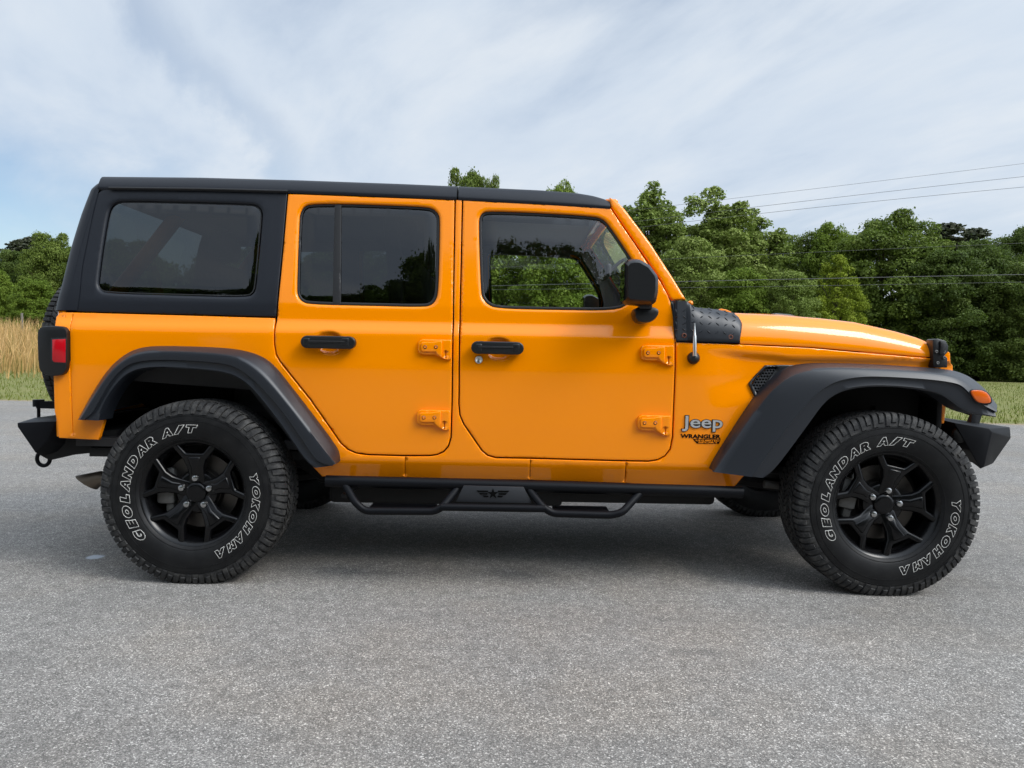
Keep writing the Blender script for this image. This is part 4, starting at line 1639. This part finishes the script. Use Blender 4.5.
# ---- flares
def flare(name, O, Rr, L, I, yO, yR, yL, yI, n=72, mirror=False):
    cs = [resample(chaikin(c, 2, False), n) for c in (O, Rr, L, I)]
    rows = []

    def un(c, yy):
        yy = yy if hasattr(yy, '__len__') else [yy] * n
        return np.array([at(c[i][0], c[i][1], yy[i])[:] for i in range(n)])
    o, r_, l, i_ = un(cs[0], yO), un(cs[1], yR), un(cs[2], yL), un(cs[3], yI)
    back = o + np.array([0, .06, 0])

    def lerp(a, c, f):
        return a + (c - a) * f
    rows = [back, o, lerp(o, r_, .25), lerp(o, r_, .75), lerp(r_, l, .02) + np.array([0, .0035, 0]), lerp(r_, l, .22), lerp(r_, l, .8), lerp(r_, l, .94), l, lerp(l, i_, .05) + np.array([0, .008, 0]),
            lerp(l, i_, .16) + np.array([0, .010, 0]), lerp(l, i_, .85), lerp(i_, i_, 1) + np.array([0, .004, 0]), i_ + np.array([0, .05, 0]), i_ + np.array([0, .12, 0])]
    m = len(rows)
    V = np.stack(rows, 1).reshape(-1, 3)
    Fc = []
    for k_ in range(n - 1):
        for j in range(m - 1):
            a = k_ * m + j
            Fc.append((a, a + m, a + m + 1, a + 1))
    nb = len(V)
    Fc.append(list(range(m))[::-1])
    Fc.append([(n - 1) * m + j for j in range(m)])
    if mirror:
        V = V * np.array([1, -1, 1])
        Fc = [list(f)[::-1] for f in Fc]
    bm = bmesh.new()
    vs = [bm.verts.new(v_) for v_ in V]
    for f in Fc:
        bm.faces.new([vs[i] for i in f])
    return bm_link(name, bm, FLARE, car, 45), i_


nF = 72
fy = np.interp(np.linspace(0, 1, nF), [0, .25, .42, .8, 1], [-.85, -.845, -.80, -.73, -.82])
fyR = np.interp(np.linspace(0, 1, nF), [0, .12, .3, 1], [-.885, -.895, -.905, -.91])
for m_ in (False, True):
    f1, rI3 = flare('fender_flare', rO, rR, rL, rI, -.848, -.918, -.914, -.906, mirror=m_)
    f2, fI3 = flare('fender_flare', fO, fR, fL, fI, list(fy), list(fyR), -.925, -.922, mirror=m_)
    if not m_:
        f1['label'] = 'black flare over the near rear wheel'
        f2['label'] = 'black flare over the near front wheel with amber lamp'
        # marker lamp on the front flare
        mk = [(971.2, 391.6), (974.5, 389.8), (985.8, 391), (991, 397), (991.6, 403), (985, 403.6), (978, 402.4), (973.6, 397)]
        pxprism('marker_lamp', AMBER, f2, mk, -.934, -.88, .006, rnd=1)
        pxprism('lamp_bezel', SEAL, f2, [(970, 391), (974.2, 389), (986.4, 390.2), (992.2, 397), (992.6, 404.2), (984.6, 404.8), (977, 403.6), (972.4, 397.4)],
                -.927, -.88, .003, rnd=1)
    for s_, I3, nm in ((1, rI3, 'wheel_liner'), (1, fI3, 'wheel_liner')):
        sgn = -1 if m_ else 1
        V = []
        for p in I3:
            V += [(p[0], sgn * (p[1] + .04), p[2] + .03), (p[0], sgn * -.52, p[2] + .05)]
        k_ = len(I3)
        c0 = (float(np.mean(I3[:, 0])), sgn * -.52, .45)
        V.append(c0)
        Fc = [(2 * i, 2 * i + 2, 2 * i + 3, 2 * i + 1) for i in range(k_ - 1)] + [(2 * i + 1, 2 * i + 3, 2 * k_) for i in range(k_ - 1)]
        Fc.append((1, 2 * k_ - 1, 2 * k_))
        link(nm, V, Fc, LINER, car)

# ---- mirrors
def wing_mirror(far=False):
    y1, y0 = -.845, -1.01
    s = -1 if far else 1
    head = [(625, 263), (627.8, 259.6), (633, 258.4), (639.5, 258.8), (649.8, 264.6), (657.6, 275), (658.8, 279), (658.6, 292.7), (656.4, 302), (652.5, 305), (640, 304.6), (627.8, 303.4), (625, 300.4)]
    P = [(p.x, p.z) for p in (at(a, c, y0 + .03) for a, c in head)]
    A = np.array(P)
    if area(A) < 0:
        A = A[::-1]
    A = densify(A, .03)
    cx_, cz_ = A.mean(0)
    lv = [(y0, .80), (y0 + .006, .86), (y0 + .03, .975), (y0 + .05, 1.0), (y0 + .12, 1.0), (y1 - .02, .96), (y1, .88)]
    V, Fc = [], []
    n = len(A)
    for y_, k_ in lv:
        for a in A:
            # the outer face leans forward, so shrink more towards the front
            V.append((cx_ + (a[0] - cx_) * k_ - (1 - k_) * .02, s * y_, cz_ + (a[1] - cz_) * k_))
    for i in range(len(lv) - 1):
        for j in range(n):
            Fc.append((i * n + j, i * n + (j + 1) % n, (i + 1) * n + (j + 1) % n, (i + 1) * n + j))
    Fc.append(tuple(range(n))[::-1])
    Fc.append(tuple((len(lv) - 1) * n + j for j in range(n)))
    bm = bmesh.new()
    vs = [bm.verts.new(v_) for v_ in V]
    for f in Fc:
        bm.faces.new([vs[i] for i in f])
    wm = bm_link('wing_mirror', bm, PLAST, car, 28)
    foot = [(634.8, 308.4), (640, 306.8), (654, 306.8), (659.4, 309), (659, 314.7), (655, 319.5), (651, 322.4), (644, 323), (638, 322), (635, 317)]
    pxprism('mirror_foot', PLAST, wm, foot, -.90, -.79, .012, mirror=far)
    nk = [(639.5, 302), (652.5, 302), (652.5, 309), (639.5, 309)]
    pxprism('mirror_neck', PLAST, wm, nk, -.91, -.85, .006, mirror=far)
    # glass looks to the rear
    gx = min(a[0] for a in A) - .001
    zz0, zz1 = A[:, 1].min() + .02, A[:, 1].max() - .02
    link('mirror_glass', [(gx, s * (y0 + .03), zz0), (gx, s * (y1 - .02), zz0), (gx, s * (y1 - .02), zz1), (gx, s * (y0 + .03), zz1)], [(0, 1, 2, 3)],
         GL_DARK, wm)


wing_mirror()
wing_mirror(True)

# ---- antenna
q = on(693.4, 358)
V, Fc = lathe([(-.004, .028), (.008, .027), (.018, .021), (.026, .012), (.028, .0001)], 24)
an = link('antenna', [(q.x + x_, q.y + y_, q.z + z_) for x_, y_, z_ in V], Fc, PLAST, car)
a0 = at(694.6, 356, q.y - .026)
a1 = at(694.6, 336, q.y - .03)
a2 = at(694.6, 335, q.y - .03)
a3 = at(694.6, 323.2, q.y - .032)
tube('antenna_mast', SILVER, an, [a0, a1, a2, a3], [.0085, .0085, .0065, .0025], 10)

# ---- badges
flat_text('nameplate_backing', 'Jeep', BLACK, car, 680.9, 722.6, 431.6, 415.0, bold=.045, out_=.003)
flat_text('nameplate', 'Jeep', BADGE, car, 681.6, 722, 431, 415.6, bold=.012, out_=.006)
flat_text('model_lettering', 'WRANGLER', BLACK, car, 680.4, 720.4, 438.0, 433.8, bold=.03, out_=.0015)
tb = panel('trim_badge', BLACK, car, [(693, 438.9), (720.8, 439.3), (719, 443.7), (697, 443.5), (694.6, 441)], off=-.0018, r=.0006, th=.0018, dx=.02, dz=.01)
flat_text('trim_lettering', 'UNLIMITED', PAINT, tb, 695.5, 719.4, 441.0, 439.4, bold=.02, out_=.003)
flat_text('trim_lettering', 'SPORT', PAINT, tb, 698, 718, 443.0, 441.4, bold=.02, out_=.003)

# ---- tail lamp
TLo = [(36.9, 334), (38.5, 328.5), (42.5, 326), (61, 325.8), (65.4, 328.6), (66.8, 334), (66.9, 366), (65, 372), (61, 375.2), (50.6, 376.2), (41, 373.4), (38, 366)]
for m_ in (False, True):
    tl = pxprism('tail_lamp', PLAST, car, TLo, -.842, -.785, .012, rnd=1, mirror=m_)
    pxprism('lamp_lens', RED, tl, [(52, 339.4), (65.6, 338.8), (65.6, 362.8), (54, 362.4), (52, 360)], -.8445, -.83, .003, mirror=m_)
    pxprism('lamp_surround', SEAL, tl, [(50.6, 338), (66.2, 337.6), (66.2, 364), (52.6, 363.6), (50.6, 361)], -.8432, -.825, .002, mirror=m_)

# ---- bumpers
def mirrored_loft(name, secs, material, parent=car, ang=25, bev=.004):
    """secs: list of (y, [(x, z) ...]) from the near end to the far end"""
    bm = bmesh.new()
    rows = [[bm.verts.new((x_, y_, z_)) for x_, z_ in pts] for y_, pts in secs]
    m = len(rows[0])
    for i in range(len(rows) - 1):
        for k_ in range(m):
            bm.faces.new((rows[i][k_], rows[i][(k_ + 1) % m], rows[i + 1][(k_ + 1) % m], rows[i + 1][k_]))
    bm.faces.new(rows[0][::-1])
    bm.faces.new(rows[-1])
    bmesh.ops.recalc_face_normals(bm, faces=bm.faces[:])
    bm.normal_update()
    ed = [e for e in bm.edges if e.calc_face_angle(0) > R(12)]
    bmesh.ops.bevel(bm, geom=ed, offset=bev, segments=2, affect='EDGES', profile=.5, clamp_overlap=True)
    return bm_link(name, bm, material, parent, ang)


def xz(px, py, Y):
    p = at(px, py, Y)
    return (p.x, p.z)


# rear: wedge-ended steel bumper
ye = -.76
n0 = [xz(17, 423, ye), xz(17.5, 427, ye), xz(35.5, 453, ye), xz(47, 440, ye), xz(56, 421, ye)]
yi = -.62
n1 = [(n0[0][0] - .01, n0[0][1] + .012), (n0[1][0] - .01, n0[1][1]), (n0[2][0] - .01, n0[2][1] - .05), (n0[3][0] + .1, n0[3][1] - .06), (n0[4][0] + .1, n0[4][1] + .012)]
flipy = lambda L_: [(-y_, p_) for y_, p_ in L_[::-1]]
S_ = [(ye, n0), (yi, n1)]
rb = mirrored_loft('rear_bumper', S_ + flipy(S_), STEEL)
V0 = [xz(36, 453.5, -.70), xz(49, 460.6, -.70), xz(72, 455, -.70), xz(112, 451, -.70), xz(118, 430, -.70), xz(58, 432, -.70)]
prism('bumper_bracket', DARK, rb, V0, -.70, .70, .006)
q = at(43.5, 456.0, -.66)
ringp = [(q.x + .030 * math.cos(a), q.y, q.z - .012 + .033 * math.sin(a)) for a in np.linspace(0, 2 * PI, 25)]
tube('tow_ring', STEEL, rb, ringp, .009, 10)
# plate bracket / knob behind the spare
q0 = at(38.6, 402, -.45)
mb = MB()
mb.tube([q0 + Vector((0, 0, .012)), q0 - Vector((0, 0, .022))], .026, 14)
mb.tube([q0, Vector((q0.x, q0.y, at(38.6, 418, -.45).z))], .008, 8)
mb.box((q0.x, q0.y - .02, q0.z - .03), (at(60, 404, -.45).x, q0.y + .02, q0.z + .005))
mb.build('hitch_light', STEEL, rb)

# front: stubby steel bumper with angled end
yfe = -.64
f0 = [xz(954, 422.6, yfe), xz(989, 428.4, yfe), xz(992, 432, yfe), xz(984, 467, yfe), xz(980, 469, yfe), xz(970, 450, yfe)]
f1 = [(f0[0][0] - .02, f0[0][1] + .01), xz(1010, 427.2, -.52), xz(1011, 438, -.52), xz(993, 463.5, -.52), xz(986, 466, -.52), (f0[5][0] - .02, f0[5][1])]
S_ = [(yfe, f0), (-.52, f1)]
fbm = mirrored_loft('front_bumper', S_ + flipy(S_), STEEL)
mb = MB()
qa, qb = at(972.5, 424, -.5), at(977, 412, -.5)
mb.tube([qa, qb, Vector((qb.x + .01, 0, qb.z + .06)), Vector((qb.x, -qb.y, qb.z)), Vector((qa.x, -qa.y, qa.z))], .028, 12)
mb.build('bull_hoop', STEEL, fbm)
qa = at(957, 436, -.60)
mb = MB()
mb.tube([(qa.x - .3, -.5, qa.z - .02), (qa.x + .1, -.5, qa.z - .02)], .05, 10)
mb.box((qa.x - .25, -.5, qa.z - .13), (qa.x + .08, .5, qa.z - .05), .01)
mb.build('bumper_mount', DARK, fbm)
V, Fc = lathe([(0, .035), (.01, .04), (.02, .034), (.022, .0001)], 20)
link('tow_eye', [(qa.x + x_, -.615 + y_, qa.z + .01 + z_) for x_, y_, z_ in V], Fc, DARK, fbm)

# ---- step bar
yb = -.87
st = tube('side_step', STEEL, car, [at(326, 481, yb), at(450, 484, yb), at(600, 488.2, yb), at(742.4, 492.2, yb)], .0255, 18)
yl_ = -.93
lp1 = [at(344, 483, yb), at(356, 503.5, yl_), at(365, 511, yl_), at(434, 511.4, yl_), at(442.5, 507, yl_), at(459, 486.5, yb)]
lp2 = [at(527, 487.5, yb), at(543, 507.5, yl_), at(553, 513.4, yl_), at(611, 515.2, yl_), at(622, 512.6, yl_), at(641.5, 491.5, yb)]
tube('step_loop', STEEL, st, round_path(lp1, .035), .0165, 14)
tube('step_loop', STEEL, st, round_path(lp2, .035), .0165, 14)
tube('step_rail', STEEL, st, [at(441, 507, yl_ - .004), at(545, 508.6, yl_ - .004)], .0165, 14)
for a, c in (((366, 510.4), (434, 510.8)), ((554, 513), (611, 514.8))):
    q0, q1 = at(*a, yl_), at(*c, yl_)
    box('step_pad', STEEL, st, (q0.x, yl_ + .01, q0.z - .012), (q1.x, yl_ + .16, q0.z + .002), .004)
pln = [(456, 501.8), (463.5, 485.6), (523.5, 487), (532, 503.4)]
sp_ = pxprism('star_plate', PLATE, st, pln, -.905, -.897, .002)
cx_, cy_ = 493, 493.8
star = []
for k_ in range(10):
    r_ = 5.6 if k_ % 2 == 0 else 2.2
    a = R(90 + 36 * k_)
    star.append((cx_ + r_ * math.cos(a), cy_ - r_ * math.sin(a)))
pxprism('star_emblem', BLACK, sp_, star, -.9075, -.904, 0)
for s_ in (-1, 1):
    for k_, (i0, i1) in enumerate(((5.0, 16.5), (5.6, 14), (4.6, 10.5))):
        yy = cy_ - 2.4 + k_ * 2.5
        sl = .0175 * s_ * 10
        ww = [(cx_ + s_ * i0, yy - .75), (cx_ + s_ * i1, yy - .75 + sl), (cx_ + s_ * (i1 - 1.6), yy + .75 + sl), (cx_ + s_ * i0, yy + .75)]
        pxprism('star_wing', BLACK, sp_, ww, -.9072, -.904, 0)
for px in (347, 736):
    a = at(px, 486, -.80)
    box('step_bracket', DARK, st, (a.x - .012, -.86, a.z - .045), (a.x + .012, -.5, a.z - .025), .004)

# ---- underbody
ub = MB()
for s_ in (-1, 1):
    ub.tube([(-.75, s_ * .48, .56), (-.35, s_ * .48, .60), (.2, s_ * .48, .60), (.45, s_ * .46, .44), (2.3, s_ * .46, .44), (2.6, s_ * .42, .56), (3.45, s_ * .42, .56)], .06, 8)
ub.box((-.55, -.72, .52), (2.35, .72, .56))
ub.box((.4, -.42, .36), (1.3, .05, .53), .03)
ub.box((1.5, -.30, .33), (2.15, .30, .52), .03)
ub.tube([(1.55, -.36, .36), (1.68, -.37, .335), (1.82, -.36, .36)], .03, 8)
ub.box((1.92, -.50, .345), (2.18, -.36, .43), .02)
for s_ in (-1, 1):
    ub.box((.52, s_ * .56 - .06, .305), (1.62, s_ * .56 + .06, .54), .02)
    ub.box((1.60, s_ * .56 - .06, .325), (2.34, s_ * .56 + .06, .54), .02)
ub.box((.60, -.5, .30), (1.45, .5, .5), .03)
ub.box((-.55, -.45, .42), (-.25, .45, .58), .03)
ub.tube([(.5, .1, .42), (0, 0, .40)], .035, 10)
ub.tube([(2.0, .15, .42), (3.0, .1, .40)], .035, 10)
fr_ = ub.build('frame', DARK, car)
mb = MB()
mb.box((.62, -.44, .40), (.64, -.43, .49))
mb.build('frame_tab', CALI, car)
ex = [at(115, 481.5, -.55), at(101, 478, -.55), at(86, 480.0, -.55)]
V, Fc = tube_geo([Vector((ex[0].x + .3, -.5, ex[0].z + .02)), ex[0], ex[1], ex[2] + Vector((0, 0, -.012))], .034, 18, False)
V = [Vector(v_) for v_ in V]
for v_ in V[-18:]:
    v_.x += (v_.z - ex[2].z - .0) * -1.25 - .012
link('exhaust_tip', V, Fc, PIPE, car)
for x_, zc in ((0.0, .40), (3.008, .40)):
    mb = MB()
    mb.tube([(x_, -.72, zc), (x_, .72, zc)], .045, 14)
    mb.tube([(x_, -.12, zc), (x_, -.05, zc), (x_, .05, zc), (x_, .12, zc)], [.06, .14, .14, .06], 16)
    mb.tube([(x_ + .06, -.52, .36), (x_ + .10, -.52, .80)], .05, 10)
    mb.tube([(x_ - .05, -.45, .36), (x_ + (.8 if x_ < 1 else -.8), -.40, .46)], .03, 8)
    mb.build('axle', DARK, car)
# coil of steering linkage in lighter grey ahead of the front sill
mb = MB()
a, c = at(764, 484, -.60), at(790, 487, -.60)
mb.tube([a, c], .018, 10)
mb.build('control_arm', CALI, car)

# ---- wheels
def tyre_geo(shoulder=84, mids=78):
    prof_ = [(.082, .222), (.100, .226), (.113, .236), (.121, .252), (.127, .275), (.1295, .30), (.128, .325), (.1245, .348), (.121, .362), (.114, .380), (.104, .389), (.09, .392),
             (.045, .394), (0, .394)]
    full = prof_ + [(-t_, r_) for t_, r_ in prof_[:-1][::-1]]
    V, Fc = lathe(full, 120)
    V = list(V)
    Fc = list(Fc)

    def block(pr, a0, a1, skew, depth=.010, flat=0.0):
        s = len(V)
        m = len(pr)
        na = 3
        for lay in (0, 1):
            for ia in range(na):
                f = ia / (na - 1)
                for j, (t_, r_) in enumerate(pr):
                    g = 0.0 if lay else .0
                    a = a0 + (a1 - a0) * f + skew * (j / max(1, m - 1) - .5)
                    sh = (a1 - a0) * .08 * (1 if lay == 0 else 0) * (.5 - f) * 2
                    a += sh
                    if lay == 0:
                        tt, rr = t_, r_
                    else:
                        # towards the carcass
                        nrm_ = Vector((t_ * .9, r_ - .27)).normalized()
                        tt, rr = t_ - nrm_.x * depth, r_ - nrm_.y * depth
                    V.append((rr * math.cos(a), -tt, rr * math.sin(a)))
        k_ = na * m

        def idx(l, i, j):
            return s + l * k_ + i * m + j
        for i in range(na - 1):
            for j in range(m - 1):
                Fc.append((idx(0, i, j), idx(0, i, j + 1), idx(0, i + 1, j + 1), idx(0, i + 1, j)))
        for j in range(m - 1):
            Fc.append((idx(0, 0, j + 1), idx(0, 0, j), idx(1, 0, j), idx(1, 0, j + 1)))
            Fc.append((idx(0, na - 1, j), idx(0, na - 1, j + 1), idx(1, na - 1, j + 1), idx(1, na - 1, j)))
        for i in range(na - 1):
            Fc.append((idx(0, i, 0), idx(0, i + 1, 0), idx(1, i + 1, 0), idx(1, i, 0)))
            Fc.append((idx(0, i + 1, m - 1), idx(0, i, m - 1), idx(1, i, m - 1), idx(1, i + 1, m - 1)))
    for sgn in (1, -1):
        for k_ in range(shoulder):
            a = 2 * PI * k_ / shoulder
            w_ = 2 * PI / shoulder
            long_ = k_ % 2 == 0
            pr = [(.077, .4035), (.095, .402), (.108, .3985), (.117, .389), (.1225, .376)] + ([(.1265, .362), (.1285, .350)] if long_ else [(.1255, .366)])
            pr = [(sgn * t_, r_) for t_, r_ in pr]
            block(pr, a + w_ * .10, a + w_ * .90, .035 * sgn)
            # sipe: a second thinner lug splits the shoulder edge
    for row, (t0, t1, sk) in enumerate(((.037, .070, .07), (-.016, .016, -.06), (-.070, -.037, .07), (.020, .034, .03), (-.034, -.020, .03))):
        nn = mids if row < 3 else mids * 2
        for k_ in range(nn):
            w_ = 2 * PI / nn
            a = w_ * (k_ + .3 * row)
            block([(t0, .4045), ((t0 + t1) / 2, .405), (t1, .4045)], a + w_ * .09, a + w_ * .91, sk if row < 3 else sk * .4)
    # fine sidewall ribs
    for r_ in (.243, .318, .341):
        i = len(V)
        t0 = np.interp(r_, [.236, .252, .275, .30, .325, .348], [.113, .121, .127, .1295, .128, .1245])
        v2, f2 = lathe([(t0 - .003, r_ - .0022), (t0 + .0014, r_ - .001), (t0 + .0014, r_ + .001), (t0 - .003, r_ + .0022)], 96)
        V += v2
        Fc += [tuple(q_ + i for q_ in f) for f in f2]
    return V, Fc


def arc_text(s, mid_r, a_start, a_end, height, t_out, outline=.027, bold=.10):
    """letters running clockwise, tops outward; angles in degrees of their centres"""
    mb = MB()
    for i, ch in enumerate(s):
        if ch == ' ':
            continue
        V, Fc = glyphs(ch, bold, outline, .25, 0, 3)
        if not len(V):
            continue
        u0, u1 = V[:, 0].min(), V[:, 0].max()
        v0, v1 = V[:, 1].min(), V[:, 1].max()
        ac = a_start + (a_end - a_start) * i / (len(s) - 1)
        sc = height / (v1 - v0)
        wsc = min(sc * 1.4, abs(a_end - a_start) / (len(s) - 1) * PI / 180 * mid_r * 1.0 / (u1 - u0))
        if ch == '/':
            wsc = sc * 1.7
        uu = (V[:, 0] - (u0 + u1) / 2) * wsc
        vv = (V[:, 1] - (v0 + v1) / 2) * sc
        rr = mid_r + vv
        a = R(ac) - uu / mid_r
        ww = V[:, 2] * sc * .6
        tt = np.interp(rr, [.252, .275, .30, .325], [.121, .127, .1295, .128]) + .0012 + ww
        mb.add(np.stack([rr * np.cos(a), -tt, rr * np.sin(a)], 1), Fc)
    return mb


def spokes_geo(Rr=.2285):
    """five forked spokes as bevelled slabs joined at the hub"""
    bm = bmesh.new()
    half = [(.00, .40), (.10, .30), (.175, .40), (.19, .52), (.235, .66), (.415, .875), (.395, .925), (.31, .95), (.275, .93), (.165, .735), (0, .725)]
    for k_ in range(5):
        rot = R(72 * k_)
        out_ = []
        pts = [(-.0, .05)] + [(-.17, .16), (-.15, .34), (-.172, .50), (-.22, .63), (-.425, .875), (-.395, .925), (-.335, .955), (-.305, .945), (-.165, .765),
                              (.165, .765), (.305, .945), (.335, .955), (.395, .925), (.425, .875), (.22, .63), (.172, .50), (.15, .34), (.17, .16)]

        def dep(x_, y_):
            r_ = math.hypot(x_, y_)
            return np.interp(r_, [0, .3, .55, .8, 1], [.064, .068, .085, .0955, .099])
        fr, bk = [], []
        for x_, y_ in pts:
            X = (x_ * math.cos(rot) - y_ * math.sin(rot)) * Rr
            Z = (x_ * math.sin(rot) + y_ * math.cos(rot)) * Rr
            d = dep(x_, y_)
            fr.append(bm.verts.new((X, -d, Z)))
            bk.append(bm.verts.new((X, -d + .035, Z)))
        n = len(pts)
        # triangulated front with a raised spine
        cpts = [(0, .2), (0, .45), (0, .68), (-.22, .76), (-.345, .90), (.22, .76), (.345, .90)]
        f1 = bm.faces.new(fr[::-1])
        f2 = bm.faces.new(bk)
        for i in range(n):
            bm.faces.new((fr[i], fr[(i + 1) % n], bk[(i + 1) % n], bk[i]))
        rp = [(-.10, .29), (-.075, .46), (-.135, .70), (.135, .70), (.075, .46), (.10, .29)]
        fr, bk = [], []
        for x_, y_ in rp:
            X = (x_ * math.cos(rot) - y_ * math.sin(rot)) * Rr
            Z = (x_ * math.sin(rot) + y_ * math.cos(rot)) * Rr
            d = dep(x_, y_)
            fr.append(bm.verts.new((X, -d - .009, Z)))
            bk.append(bm.verts.new((X, -d + .01, Z)))
        bm.faces.new(fr[::-1])
        bm.faces.new(bk)
        for i in range(6):
            bm.faces.new((fr[i], fr[(i + 1) % 6], bk[(i + 1) % 6], bk[i]))
    bmesh.ops.recalc_face_normals(bm, faces=bm.faces[:])
    bm.normal_update()
    ed = [e for e in bm.edges if e.calc_face_angle(0) > R(50)]
    bmesh.ops.bevel(bm, geom=ed, offset=.011, segments=3, affect='EDGES', profile=.4, clamp_overlap=True)
    return bm


TYV, TYF = tyre_geo()
LET1 = arc_text('GEOLANDAR', .283, 219, 128, .040, 0)
LET1b = arc_text('A/T', .284, 112, 89, .038, 0)
LET2 = arc_text('YOKOHAMA', .283, 14, -62, .037, 0)


def build_wheel(name='wheel'):
    O0 = (0, 0, 0)
    # barrel and lip are the wheel's own mesh
    V, Fc = lathe([(.086, .218), (.098, .230), (.104, .232), (.106, .230), (.102, .223), (.088, .213), (.070, .205), (.02, .198), (-.09, .200), (-.10, .226), (-.095, .228)], 96)
    wh = link(name, V, Fc, RIM, car, origin=O0)
    sharp(wh, 40)
    ty = link('tyre', TYV, TYF, RUB, wh, origin=O0, mats=[RUB, TREAD])
    nb = 120 * (len([0] * 26))
    mi = [0 if i < nb else 1 for i in range(len(ty.data.polygons))]
    # tread material wherever the face lies beyond the sidewall
    mi = []
    for p in ty.data.polygons:
        c = p.center
        mi.append(1 if math.hypot(c.x, c.z) > .349 else 0)
    ty.data.polygons.foreach_set('material_index', mi)
    sharp(ty, 32)
    for q in (LET1, LET1b, LET2):
        link('lettering', q.v, q.f, WHITE, wh, origin=O0)
    sp = bm_link('spokes', spokes_geo(), RIM, wh, 30, origin=O0)
    V, Fc = lathe([(.03, .092), (.062, .088), (.066, .08), (.066, .045), (.074, .043), (.078, .038), (.079, .028), (.0775, .0001)], 40)
    sharp(link('hub_cap', V, Fc, RIM, wh, origin=O0), 35)
    for k_ in range(5):
        a = R(90 + 72 * k_)
        V, Fc = lathe([(.055, .0165), (.076, .016), (.080, .0145), (.085, .012), (.0875, .006), (.0878, .0001)], 14)
        sharp(link('lug_nut', [(x_ + .0635 * math.cos(a), y_, z_ + .0635 * math.sin(a)) for x_, y_, z_ in V], Fc, NUT, wh, origin=O0), 35)
    V, Fc = lathe([(-.005, .165), (.012, .165), (.012, .105), (.03, .095), (.03, .05)], 48)
    sharp(link('brake_disc', V, Fc, DISC, wh, origin=O0), 35)
    mb = MB()
    mb.box((-.185, -.05, -.06), (-.105, .045, .075), .015)
    mb.box((-.15, -.035, -.10), (-.11, .03, .1), .012)
    mb.build('brake_caliper', CALI, wh, origin=O0)
    V, Fc = lathe([(-.04, .2), (-.04, .02)], 40)
    link('backing_plate', V, Fc, DARK, wh, origin=O0)
    return wh


w0 = build_wheel()


def copy_tree(o, parent):
    c = o.copy()
    COL.objects.link(c)
    c.parent = parent
    for ch in o.children:
        d = ch.copy()
        COL.objects.link(d)
        d.parent = c
    return c


ZW = .392
spots = [(0.0, -.80, 0.0, 0.0, 'near rear wheel'), (3.008, -.80, R(12.5), 0.0, 'near front wheel'),
         (0.0, .80, R(30), PI, 'far rear wheel'), (3.008, .80, R(50), PI, 'far front wheel')]
for i, (x_, y_, ry, rz, lb) in enumerate(spots):
    wh = w0 if i == 0 else copy_tree(w0, car)
    wh.rotation_mode = 'XYZ'
    wh.location = Vector((x_, y_, ZW)) - ORIGIN
    wh.rotation_euler = (0, ry, rz)
    wh['label'] = 'black ' + lb
sw = copy_tree(w0, car)
sw.location = Vector((-.865, 0, 1.0)) - ORIGIN
sw.rotation_euler = (0, 0, -PI / 2)
sw['label'] = 'spare wheel mounted on the tailgate'

# ---- cabin
mb = MB()
mb.box((-.6, -.74, .57), (2.3, .74, .61))
mb.build('cabin_floor', CABIN, car)
box('firewall', CABIN, car, (2.28, -.74, .58), (2.32, .74, 1.14), .01)
dsh = prism('dashboard', CABIN, car, [(1.92, .85), (2.27, .85), (2.27, 1.15), (2.12, 1.20), (1.98, 1.205), (1.93, 1.17)], -.70, .70, .02)


def seat(x_, y_, wd, back_h=.62):
    bm = bmesh.new()
    bm_box(bm, (x_ - .02, y_ - wd / 2, .66), (x_ + .52, y_ + wd / 2, .86), .05, 3)
    s = bm_link('seat', bm, SEATM, car)
    b_ = prism('seat_back', SEATM, s, [(x_ - .02, .84), (x_ + .12, .84), (x_ - .02, .84 + back_h), (x_ - .12, .84 + back_h)], y_ - wd / 2, y_ + wd / 2, .035, 3)
    return s


for y_ in (-.36, .36):
    s = seat(.95, y_, .50)
    z_ = 1.50
    box('headrest', SEATM, s, (.80, y_ - .13, z_), (.90, y_ + .13, z_ + .17), .035, 3)
    mb = MB()
    for q_ in (-.05, .05):
        mb.tube([(.85, y_ + q_, 1.42), (.85, y_ + q_, 1.53)], .008, 8)
    mb.build('headrest_posts', DARK, s)
s = seat(.06, 0, 1.15, .58)
for y_ in (-.40, .40):
    box('headrest', SEATM, s, (-.10, y_ - .12, 1.46), (-.01, y_ + .12, 1.60), .03, 3)
tw = [(1.80 + .06 * math.cos(a), .36 + .185 * math.cos(a + PI / 2), 1.07 + .175 * math.sin(a + PI / 2)) for a in np.linspace(0, 2 * PI, 33)]
tw = [(1.80 - .35 * (p[2] - 1.07), p[1], p[2]) for p in tw]
stw = tube('steering_wheel', CABIN, car, tw, .016, 10)
tube('steering_column', CABIN, stw, [(1.80, .36, 1.07), (2.0, .36, 1.0)], .035, 10)
im = prism('rear_view_mirror', CABIN, car, [(1.86, 1.44), (1.89, 1.44), (1.89, 1.51), (1.86, 1.51)], -.13, .13, .012, 3)
tube('mirror_stalk', CABIN, im, [(1.89, 0, 1.48), (1.97, 0, 1.55)], .01, 8)
rbm = MB()
for s_ in (-1, 1):
    rbm.tube(round_path([(.86, s_ * .66, .9), (.80, s_ * .60, 1.62), (.78, s_ * .56, 1.70), (.78, 0, 1.71)], .1), .035, 12)
    rbm.tube(round_path([(-.25, s_ * .58, 1.66), (.8, s_ * .58, 1.69), (1.72, s_ * .57, 1.66)], .1), .035, 12)
rbm.build('roll_cage', CABIN, car)
for s_ in (-1, 1):
    tube('cage_strut', PAINT, car, [(-.62, s_ * .60, 1.10), (-.20, s_ * .57, 1.66)], .036, 12)
